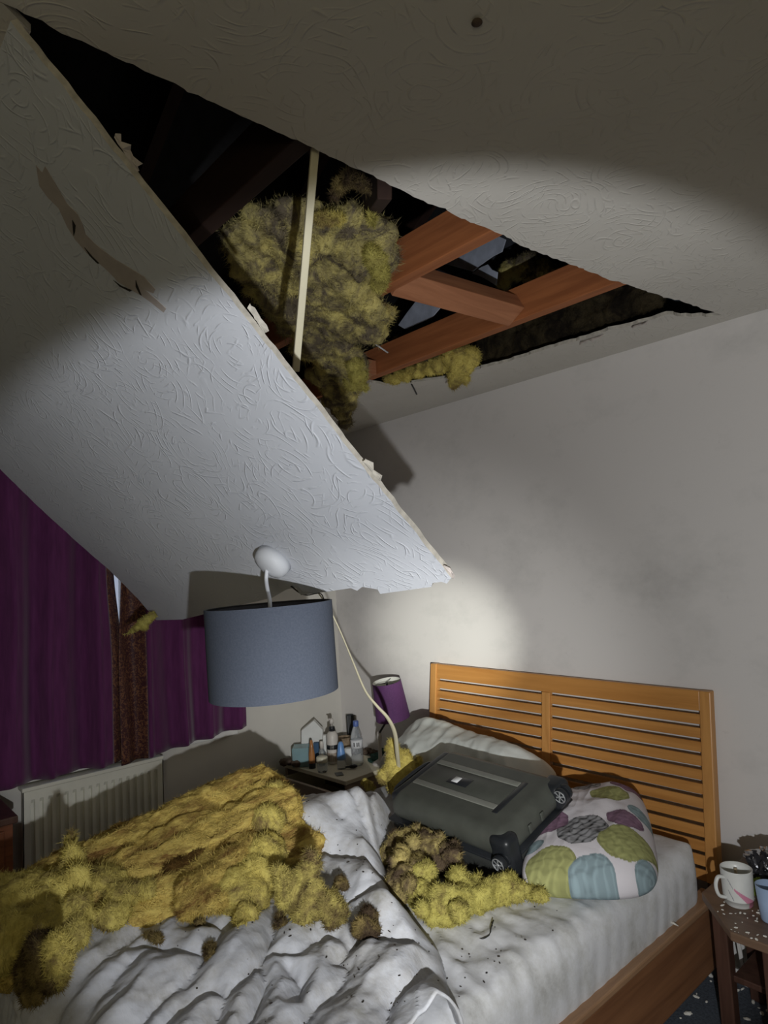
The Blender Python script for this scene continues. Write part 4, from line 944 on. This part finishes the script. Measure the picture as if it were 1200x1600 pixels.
# piece where the cable ends
bl = [(atd(x, y, dpt), rr * 2.85 / FPX) for x, y, dpt, rr in [(612, 1160, 2.86, 7), (613, 1172, 2.86, 12), (616, 1190, 2.86, 16), (622, 1208, 2.84, 19), (638, 1200, 2.86, 16), (650, 1196, 2.88, 10), (630, 1186, 2.88, 14), (655, 1188, 2.9, 6), (602, 1212, 2.84, 13), (640, 1215, 2.82, 14), (618, 1225, 2.80, 16)]]
wool('insulation_chunk', bl, M['wool'], 'peaked yellow wool piece where the cream cable ends', .009, .016, 16, 3000, .02, 53)
bl = lumps([(577, 1228, .59, .02), (570, 1224, .59, .018), (583, 1232, .58, .014)])
wool('insulation_chunk', bl, M['wool'], 'tiny yellow wool tuft between bedside table and raised duvet', .006, .008, 24, 500, .012, 54)
bl = [(V((-2.06, 2.13, .68)) + V((r.gauss(0, .035), r.gauss(0, .03), 0)), .008) for _ in range(12)]

# specks of dirt over the bed, chips of plaster on table and floor
def specks(name, n, fn, mt, label, cat, smin, smax, seed):
    rnd = random.Random(seed); mb = MB()
    for i in range(n):
        p = fn(rnd)
        if p is None: continue
        s_ = rnd.uniform(smin, smax); e = Euler((rnd.uniform(-.3, .3), rnd.uniform(-.3, .3), rnd.uniform(0, 6)))
        ico(mb, p, (s_ * rnd.uniform(.7, 1.8), s_ * rnd.uniform(.5, 1), s_ * .5), e, 1)
    return tag(mb.build(name, mt), label, cat, None, 'stuff')
dg = bpy.context.evaluated_depsgraph_get()
from mathutils.bvhtree import BVHTree
trees = [BVHTree.FromObject(o, dg) for o in (dv, [c for c in mt_.children if c.name.startswith('fitted')][0])]
def drop(x, y):
    zs_ = [h[0].z for h in (t.ray_cast(V((x, y, 1.2)), V((0, 0, -1))) for t in trees) if h[0]]
    return max(zs_) if zs_ else None
def on_bed(rnd):
    x, y = rnd.uniform(-2.1, -1.15), rnd.triangular(.6, 2.0, 1.2); z = drop(x, y); return V((x, y, z + .001)) if z else None
specks('dirt_crumbs', 230, on_bed, M['dirt'], 'black crumbs of loft dirt scattered over duvet and sheet', 'dirt', .0012, .0038, 61)
specks('plaster_crumbs', 150, lambda q: V((q.uniform(-1.3, -.5), q.uniform(1.7, 2.55), .003)), M['chip'], 'white crumbs of plaster scattered over the dark carpet', 'debris', .003, .010, 62)
# bits of black flex and splinters on the bed
def bedline(px, r_, mt, name, label, cat):
    ps = []
    for x, y in px:
        p = on(2, .55, x, y); z = drop(p.x, p.y) or .55; ps.append(on(2, z + .006, x, y))
    return tag(MB().tube(catmull(ps, 5), r_, 6).build(name, mt, smooth=True), label, cat)
bedline([(740, 1467), (755, 1466), (765, 1460), (767, 1450), (771, 1438)], .0022, M['dull'], 'loose_wire', 'bent black wire lying on the sheet below the yellow wool', 'wire')
bedline([(760, 1521), (764, 1519), (767, 1516)], .003, M['dull'], 'loose_wire', 'tiny black scrap of wire on the sheet near the duvet edge', 'wire')
def splinter(p, q, r_, mt, name, label): return tag(MB().tube([p, (V(p) + V(q)) / 2 + V((0, 0, .003)), q], [r_ * .5, r_, r_ * .3], 6, flat=.5).build(name, mt, smooth=True), label, 'splinter')
splinter(on(2, .345, 1044, 1440), on(2, .342, 1060, 1447), .006, M['chip'], 'plaster_splinter', 'white plaster splinter lying on the bed side rail')
splinter(on(2, .345, 1064, 1418), on(2, .342, 1078, 1414), .004, M['chip'], 'plaster_splinter', 'thin plaster splinter on the side rail close to the headboard post')
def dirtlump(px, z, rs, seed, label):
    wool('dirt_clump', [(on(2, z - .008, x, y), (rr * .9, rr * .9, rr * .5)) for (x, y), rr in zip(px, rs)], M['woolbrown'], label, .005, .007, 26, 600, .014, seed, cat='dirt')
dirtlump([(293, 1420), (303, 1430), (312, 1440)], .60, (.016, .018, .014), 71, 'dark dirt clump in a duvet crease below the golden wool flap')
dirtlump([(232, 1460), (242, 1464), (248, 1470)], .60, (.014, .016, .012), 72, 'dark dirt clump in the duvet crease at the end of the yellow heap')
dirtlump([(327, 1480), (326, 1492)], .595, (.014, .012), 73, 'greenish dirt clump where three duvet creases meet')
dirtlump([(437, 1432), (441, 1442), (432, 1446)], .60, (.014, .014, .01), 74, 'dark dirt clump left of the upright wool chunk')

# ------------------------------------------------------------------ bedside table in the corner
TZ = .44
c_l, c_f, c_r = on(2, TZ, 440, 1192), on(2, TZ, 540, 1221), on(2, TZ, 608, 1191)
c_l = V((max(c_l.x, XW + .03), c_l.y, TZ)); ux = (c_f - c_l); Wd = ux.length; ux.normalize(); uy = V((-ux.y, ux.x, 0)); Dp = min((c_r - c_f).dot(uy) + .02, .40)
bt = thing('bedside_table', 'cream topped bedside table in the far corner covered with toiletries', 'table', (c_l + ux * Wd / 2 + uy * Dp / 2).xy.to_3d())
BM_ = Matrix((ux, uy, V((0, 0, 1)))).transposed().to_4x4(); BM_.translation = V((c_l.x, c_l.y, 0))
def bbox(a, b, name, mt, par, bev=.003): return MB().box(a, b, xf=BM_).build(name, mt, par, bevel=bev)
bbox((0, 0, TZ - .022), (Wd, Dp, TZ), 'top', M['creamtop'], bt)
for nm, a, b in (('side_panel', (.008, .012, 0), (.026, Dp - .005, TZ - .022)), ('side_panel', (Wd - .026, .012, 0), (Wd - .008, Dp - .005, TZ - .022)), ('back_panel', (.026, Dp - .02, 0), (Wd - .026, Dp - .008, TZ - .022)), ('bottom_panel', (.026, .012, .03), (Wd - .026, Dp - .02, .05))):
    bbox(a, b, nm, M['brownfront'], bt)
d1 = bbox((.012, -.075, .245), (Wd - .012, -.055, .395), 'drawer', M['brownfront'], bt)
bbox((.03, -.055, .25), (.04, .28, .375), 'drawer_side', M['creamtop'], d1); bbox((Wd - .04, -.055, .25), (Wd - .03, .28, .375), 'drawer_side', M['creamtop'], d1); bbox((.04, -.055, .25), (Wd - .04, .28, .26), 'drawer_bottom', M['creamtop'], d1)
bbox((Wd * .45, -.09, .31), (Wd * .55, -.074, .335), 'handle', M['caseblack'], d1)
d2 = bbox((.012, -.008, .065), (Wd - .012, .012, .235), 'drawer', M['brownfront'], bt); bbox((Wd * .45, -.022, .14), (Wd * .55, -.007, .165), 'handle', M['caseblack'], d2)
def tb(x, y): return on(2, TZ, x, y)
def hpx(p, y0, y1): return (y1 - y0) * (p - CAM).dot(FW) / FPX         # height in metres of a span of rows at p
def wpx(p, w_): return w_ * (p - CAM).dot(FW) / FPX
# tissue box
p = tb(470, 1199); tz = thing('tissue_box', 'teal tissue box with white tissue standing up at the back left of the corner table', 'box', p)
a = Matrix.Rotation(math.atan2(CR.y, CR.x), 4, 'Z'); a.translation = p
MB().box((-wpx(p, 13), -.0, 0), (wpx(p, 13), .10, hpx(p, 1168, 1197)), xf=a).build('carton', M['teal_clear'], tz, bevel=.004)
MB().box((-wpx(p, 9), .01, .005), (wpx(p, 11), .09, hpx(p, 1176, 1197)), xf=a).build('wipes', M['teal'], tz, bevel=.004)
hw = MB(); z0 = hpx(p, 1175, 1197); s1 = wpx(p, 1)
hw.prism([(-2 * s1, z0), (32 * s1, z0), (34 * s1, z0 + 26 * s1), (20 * s1, z0 + 42 * s1), (-1 * s1, z0 + 27 * s1)], a.to_3x3() @ V((1, 0, 0)), (0, 0, 1), a @ V((0, .105, 0)), a.to_3x3() @ V((0, .05, 0))); hw.build('tissue', M['tissue'], tz, bevel=.004)
p = tb(495, 1192); a2 = a.copy(); a2.translation = p
tag(MB().box((-wpx(p, 4), 0, 0), (wpx(p, 4), .05, hpx(p, 1162, 1192)), xf=a2).build('carton', M['navy'], bevel=.002), 'slim dark blue carton between the amber bottle and the pump bottle', 'box')
p = tb(508, 1190); a2.translation = p
tag(MB().box((-wpx(p, 4.5), .06, 0), (wpx(p, 4.5), .09, hpx(p, 1150, 1186)), xf=a2).build('carton', M['tissue'], bevel=.002), 'plain white carton left of the pump bottle', 'box')
def bottle(px, base_y, name, label, cat, prof, mt, extra=()):
    p = tb(px, base_y); s_ = wpx(p, 1); t = thing(name, label, cat, p)
    MB().lathe([(r_ * s_, z * s_) for r_, z in prof], p, 24).build('body', M[mt], t, True)
    for nm, pr, mm_ in extra: MB().lathe([(r_ * s_, z * s_) for r_, z in pr], p, 20).build(nm, M[mm_], t, True)
    return t, p, s_
bottle(488, 1200, 'slim_bottle', 'amber slim bottle standing dark cap down in front of the tissue box', 'bottle', [(5, 0), (5.2, 8), (4.8, 22), (3.2, 32), (2.2, 42), (.8, 43)], 'amber', [('cap', [(5.4, 0), (5.5, 6), (5.3, 8)], 'caseblack')])
bottle(504, 1196, 'perfume_bottle', 'clear perfume bottle behind the cream lidded jar', 'bottle', [(5, 0), (5, 20), (3, 25), (2, 26)], 'clear', [('cap', [(3, 26), (3, 36), (2.5, 37)], 'lotion')])
bottle(504, 1206, 'lidded_jar', 'glass jar with a cream lid at the front of the corner table', 'jar', [(7, 0), (8, 3), (8, 14), (7, 16)], 'clear', [('lid', [(8.8, 15), (9, 16), (9, 22), (8.2, 23.5)], 'cream')])
t, p, s_ = bottle(521, 1192, 'pump_bottle', 'white pump bottle with black collar in the middle of the corner table', 'bottle', [(8.3, 0), (9, 2), (9, 40), (7.5, 46), (4.5, 49)], 'lotion', [('collar', [(4.6, 49), (4.6, 55), (4.0, 56)], 'caseblack'), ('label_band', [(9.08, 22), (9.08, 29)], 'caseblack'), ('lower_print', [(9.06, 4), (9.06, 17)], 'brownfront')])
pm = MB(); pm.lathe([(1.6 * s_, 55 * s_), (1.6 * s_, 60 * s_), (3.2 * s_, 60 * s_), (3.4 * s_, 65 * s_), (2.5 * s_, 68 * s_)], p, 14); pm.tube([p + V((0, 0, 66 * s_)), p + V((0, 0, 67 * s_)) - CR * 5 * s_], 1.3 * s_, 8); pm.build('pump', M['lotion'], t, True)
bottle(534, 1201, 'blue_bottle', 'small tapered blue bottle in front of the water bottle', 'bottle', [(6.5, 0), (7, 2), (7, 16), (6, 18)], 'clear', [('cap', [(7, 14), (6.6, 22), (4.2, 38), (2.5, 41)], 'blue')])
t, p, s_ = bottle(559, 1195, 'water_bottle', 'clear plastic water bottle with a blue cap', 'bottle', [(8, 0), (9.3, 3), (9.3, 14), (8.6, 16), (9.4, 18), (9.4, 42), (8.2, 48), (4.5, 58), (3.6, 60)], 'clear', [('cap', [(4.3, 59), (4.4, 60), (4.4, 66.5), (3.8, 67.5)], 'capblue'), ('label', [(9.6, 27), (9.6, 39)], 'label')])
mk = MB(); vd = -V((FW.x, FW.y, 0)).normalized()
for q in (-4, 1, 4): 
    c0 = p + vd * 9.7 * s_ + CR * q * s_; c0 = p + (c0 - p).normalized() * 9.7 * s_; mk.box((c0.x - .002, c0.y - .002, p.z + 30 * s_), (c0.x + .002, c0.y + .002, p.z + 36 * s_))
mk.build('label_print', M['caseblack'], t)
p = tb(551, 1172); a2 = Matrix.Rotation(math.atan2(CR.y, CR.x) + .25, 4, 'Z') ; a2.translation = p
hs = thing('handset', 'black upright handset at the back of the corner table', 'handset', p)
MB().box((-wpx(p, 6), 0, 0), (wpx(p, 6), .035, hpx(p, 1118, 1172)), xf=a2 @ Matrix.Rotation(-.12, 4, 'X')).build('body', M['caseblack'], hs, bevel=.008, seg=3)
MB().box((-wpx(p, 3.5), -.003, hpx(p, 1135, 1172)), (wpx(p, 3.5), .0, hpx(p, 1125, 1172)), xf=a2 @ Matrix.Rotation(-.12, 4, 'X')).build('screen', M['dull'], hs)
p = tb(540, 1182); tag(MB().lathe([(wpx(p, 9), 0), (wpx(p, 11), hpx(p, 1172, 1182)), (wpx(p, 11), hpx(p, 1152, 1182)), (wpx(p, 10), hpx(p, 1152, 1182)), (wpx(p, 9), .004)], p, 26).build('tan_pot', M['tan'], smooth=True), 'round tan pot behind the blue bottle', 'pot')
p = tb(546, 1194); tag(MB().lathe([(wpx(p, 6), 0), (wpx(p, 7), hpx(p, 1180, 1194)), (wpx(p, 7), hpx(p, 1170, 1194)), (wpx(p, 6), hpx(p, 1169, 1194))], p, 20).build('small_tub', M['tissue'], smooth=True), 'small white tub between the blue bottle and the water bottle', 'tub')
p = tb(552, 1201); mb = MB(); ico(mb, p + V((0, 0, .012)), (.025, .012, .010), (0, 0, 1.0), 3); mb.tube([p + V((0, 0, .010)), p + V((-.03, -.03, .010))], .005, 8); tag(mb.build('hair_brush', M['caseblack'], smooth=True), 'small black brush lying in front of the water bottle', 'brush')
p = tb(507, 1207); mb = MB(); ico(mb, p + V((0, 0, .006)), (.012, .006, .006), (0, 0, .3), 2); tag(mb.build('bottle_cap', M['dull'], smooth=True), 'little black cap beside the cream lidded jar', 'cap')
p = tb(530, 1210); a2.translation = p + V((0, 0, .001)); tag(MB().box((-.02, -.03, 0), (.02, .03, .003), xf=a2).build('sachet', M['casestrip'], bevel=.001), 'grey printed sachet lying on the front of the corner table', 'sachet')
bl = [(tb(590, 1186) + V((0, 0, .015)), (.05, .04, .018)), (tb(583, 1190) + V((0, 0, .012)), (.04, .03, .014)), (tb(600, 1180) + V((0, 0, .02)), (.035, .035, .024))]
wool('green_cloth', bl, M['dkgreen'], 'crumpled dark green cloth at the right side of the corner table', .006, .010, 20, 0, .01, 81, cat='cloth')
for k, (x, y, nm, lb, mt_k) in enumerate(((575, 1176, 'brown_clutter', 'crumpled brown paper behind the water bottle', 'brownbits'), (452, 1196, 'paper_scrap', 'scrap of brown paper hanging over the left end of the corner table', 'brownbits'))):
    bl = [(tb(x + dx, y + dy) + V((0, 0, .012 + .01 * k)), (.03, .025, .018)) for dx, dy in ((0, 0), (10, 3), (-8, 2), (14, -4))]
    wool(nm, bl, M[mt_k], lb, .006, .012, 22, 0, .01, 82 + k, cat='paper')
# bedside lamp with purple shade
LPp = tb(596, 1183); LPp = V((-2.79, 2.42, TZ)); lp = thing('bedside_lamp', 'small lamp with a purple shade in the corner by the headboard', 'lamp', LPp)
lc = on(1, 2.46, 609, 1093); LPp = BM_ @ V((Wd - .062, Dp - .075, TZ)); lp.location = LPp; print('lamp', LPp, lc)
dd = (lc - CAM).dot(FW) / FPX; tx = Matrix.Rotation(math.radians(7), 3, V((-FW.x, -FW.y, 0)).normalized())
tx = tx @ Matrix.Rotation(math.radians(6), 3, CR)
sh2 = MB().lathe([(27 * dd, -29 * dd), (22.5 * dd, 29 * dd), (22 * dd, 29 * dd), (26.4 * dd, -29 * dd), (27 * dd, -29 * dd)], lc, 48, xf=tx, capb=False, capt=False)
s2 = sh2.build('lamp_shade', M['purpleshade'], lp, True, mats=[M['purpleshade'], M['shadewhite']]); autosmooth(s2, 30)
for i, q in enumerate(s2.data.polygons):
    if 96 <= i < 144: q.material_index = 1
MB().lathe([(.048, 0), (.050, .008), (.03, .018), (.012, .03), (.010, .12), (.016, .15), (.010, .18)], LPp, 24).build('base', M['lotion'], lp, True)
MB().tube([LPp + V((0, 0, .17)), lc + tx @ V((0, 0, -20 * dd)), lc + tx @ V((0, 0, 26 * dd))], .006, 8).build('stem', M['caseblack'], lp, True)
rg = MB(); ct = lc + tx @ V((0, 0, 27 * dd))
for k in range(3): rg.tube([ct, ct + tx @ V((math.cos(k * 2.094) * 22 * dd, math.sin(k * 2.094) * 22 * dd, 0))], .0015, 6)
rg.build('shade_ring', M['caseblack'], s2, True)

# ------------------------------------------------------------------ table at the right edge
rt = thing('side_table', 'dark brown wooden side table right of the bed holding the mug', 'table', (-.72, 2.3, 0))
RZ = .45; q0 = on(2, RZ, 1096, 1394); q1 = on(2, RZ, 1141, 1456)
poly = [(q0.x, q0.y), (q1.x, q1.y), (q1.x + .36, q1.y), (q1.x + .52, q0.y), (q1.x + .52, 2.55), (q0.x, 2.55)]
MB().prism(poly, (1, 0, 0), (0, 1, 0), (0, 0, RZ - .026), (0, 0, .026)).build('top', M['darktop'], rt, bevel=.004)
for (x, y) in ((q0.x + .03, q0.y + .06), (q0.x + .03, 2.50), (q1.x + .44, q0.y + .06), (q1.x + .44, 2.50)):
    MB().box((x - .022, y - .022, 0), (x + .022, y + .022, RZ - .026)).build('leg', M['darkwood'], rt, bevel=.004)
ap = [(a[0] + (.03 if i in (0, 5) else 0 if i == 1 else -.03), a[1] + (.03 if i < 4 and i != 3 else .0)) for i, a in enumerate(poly)]
MB().box((q1.x + .065, q1.y + .04, .02), (q1.x + .30, q1.y + .06, RZ - .026)).build('front_panel', M['darkwood'], rt, bevel=.003)
MB().box((q0.x + .05, q0.y + .06, .17), (q1.x + .42, 2.48, .19)).build('shelf', M['darkwood'], rt, bevel=.003)
# pale strips leaning in the gap below the table top
def leanstrip(pa, pb, d, wd, name, label):
    a_, b_ = atd(*pa, d), atd(*pb, d); tag(beam(a_, b_, wd, .006, None).build(name, M['whitepaint'], bevel=.001), label, 'strip')
leanstrip((1152, 1462), (1166, 1541), 2.28, .013, 'white_strip', 'broad pale strip leaning upright under the right hand table top')
leanstrip((1142, 1478), (1149, 1536), 2.28, .004, 'white_strip', 'thin pale strip leaning left of the broad one under the table top')
# mug
p = on(2, RZ, 1155, 1412); p = V((p.x, p.y, RZ)); mg_ = thing('mug', 'white mug with a pink wedge and grey sketch on the right hand table', 'mug', p)
mr, mh = .046, .108; n = 220; prof = [(mr * .78, 0), (mr * .86, .004), (mr * .93, .02)] + [(mr * (.95 + .05 * k / 44), .02 + (mh - .02) * k / 44) for k in range(45)] + [(mr * .94, mh), (mr * .90, mh - .02), (mr * .86, .02), (mr * .5, .008)]
mb = MB().lathe(prof, p, n); mo = mb.build('body', M['ceramic'], mg_, True, mats=[M['ceramic'], M['pink'], M['sketch']])
ca = math.atan2(CAM.y - p.y, CAM.x - p.x)
for i, f in enumerate(mo.data.polygons):
    row, k = divmod(i, n)
    if row > 46: continue
    c = f.center; a_ = (math.atan2(c.y - p.y, c.x - p.x) - ca + PI) % (2 * PI) - PI; z = c.z - RZ
    s_ = a_ * mr        # + is towards the right seen from the front
    if -.012 < s_ < .070 and abs(z - (.050 - .80 * s_)) < .003 + .19 * (s_ + .012): f.material_index = 1
    elif -.030 < s_ < -.014 and .02 < z < .085 and abs(math.sin(z * 90 + s_ * 160)) < .22: f.material_index = 2
hd = V((math.cos(ca - .95), math.sin(ca - .95), 0)); 
MB().tube(catmull([p + hd * mr * .93 + V((0, 0, .085)), p + hd * (mr + .018) + V((0, 0, .088)), p + hd * (mr + .028) + V((0, 0, .065)), p + hd * (mr + .020) + V((0, 0, .035)), p + hd * mr * .93 + V((0, 0, .025))], 6), .0065, 10, flat=.8).build('handle', M['ceramic'], mg_, True)
tag(MB().tube([p + V((0, 0, .015)), p + V((-.012, .025, .095))], .005, 8, flat=.4).build('wooden_stirrer', wood('stirrer', (.45, .36, .24), (.35, .27, .17), 2), smooth=True), 'flat wooden stirrer standing in the white mug', 'stirrer')
# wrappers and tumbler
def crumple(c, rx, ry, rz, mt, name, label, seed, k=.35, cat='wrapper'):
    mb = MB(); ico(mb, (0, 0, 0), 1, sub=4); vs = []
    for v in mb.v:
        f = 1 + k * (abs(fbm(v, 2.2, 3, seed)) * 2 - .3) + k * .5 * (noise.cell(v * 3 + V((seed, 0, 0))) - .5)
        q = V((v.x * rx * f, v.y * ry * f, max(v.z * rz * f, -rz))); vs.append(V(c) + q)
    mb.v = vs; return tag(mb.build(name, M[mt]), label, cat)
p = on(2, RZ + .05, 1185, 1385)
crumple(p + V((.02, .08, .045)), .075, .05, .045, 'foil', 'foil_wrapper', 'crumpled silver foil wrapper behind the mug at the right edge', 91)
crumple(p + V((-.005, .06, .02)), .05, .04, .07, 'blackfoil', 'foil_wrapper', 'crumpled black wrapper between the mug and the silver foil', 92)
crumple(on(2, RZ, 1185, 1412) + V((0, .03, .035)), .030, .02, .034, 'green', 'green_wrapper', 'lime green packet right of the mug', 93, .15)
p = on(2, RZ, 1207, 1438); tag(MB().lathe([(.028, 0), (.030, .003), (.038, .10), (.036, .10), (.028, .006)], p, 32).build('tumbler', M['bluecup'], smooth=True), 'pale blue plastic tumbler at the right edge of the photo', 'tumbler')
def tabchips(q):
    x, y = q.uniform(1105, 1198), q.uniform(1395, 1470); c = on(2, RZ + .001, x, y)
    return V((c.x, c.y, RZ + .002)) if inside((c.x, c.y), [(a, b) for a, b in poly]) else None
specks('plaster_crumbs', 60, tabchips, M['chip'], 'white crumbs of plaster scattered over the right hand table top', 'debris', .0015, .006, 63)
specks('plaster_crumbs', 24, lambda q: V((q.uniform(-1.15, -1.117), q.uniform(1.2, 2.4), .339)), M['chip'], 'white crumbs of plaster along the bed side rail', 'debris', .0015, .004, 64)
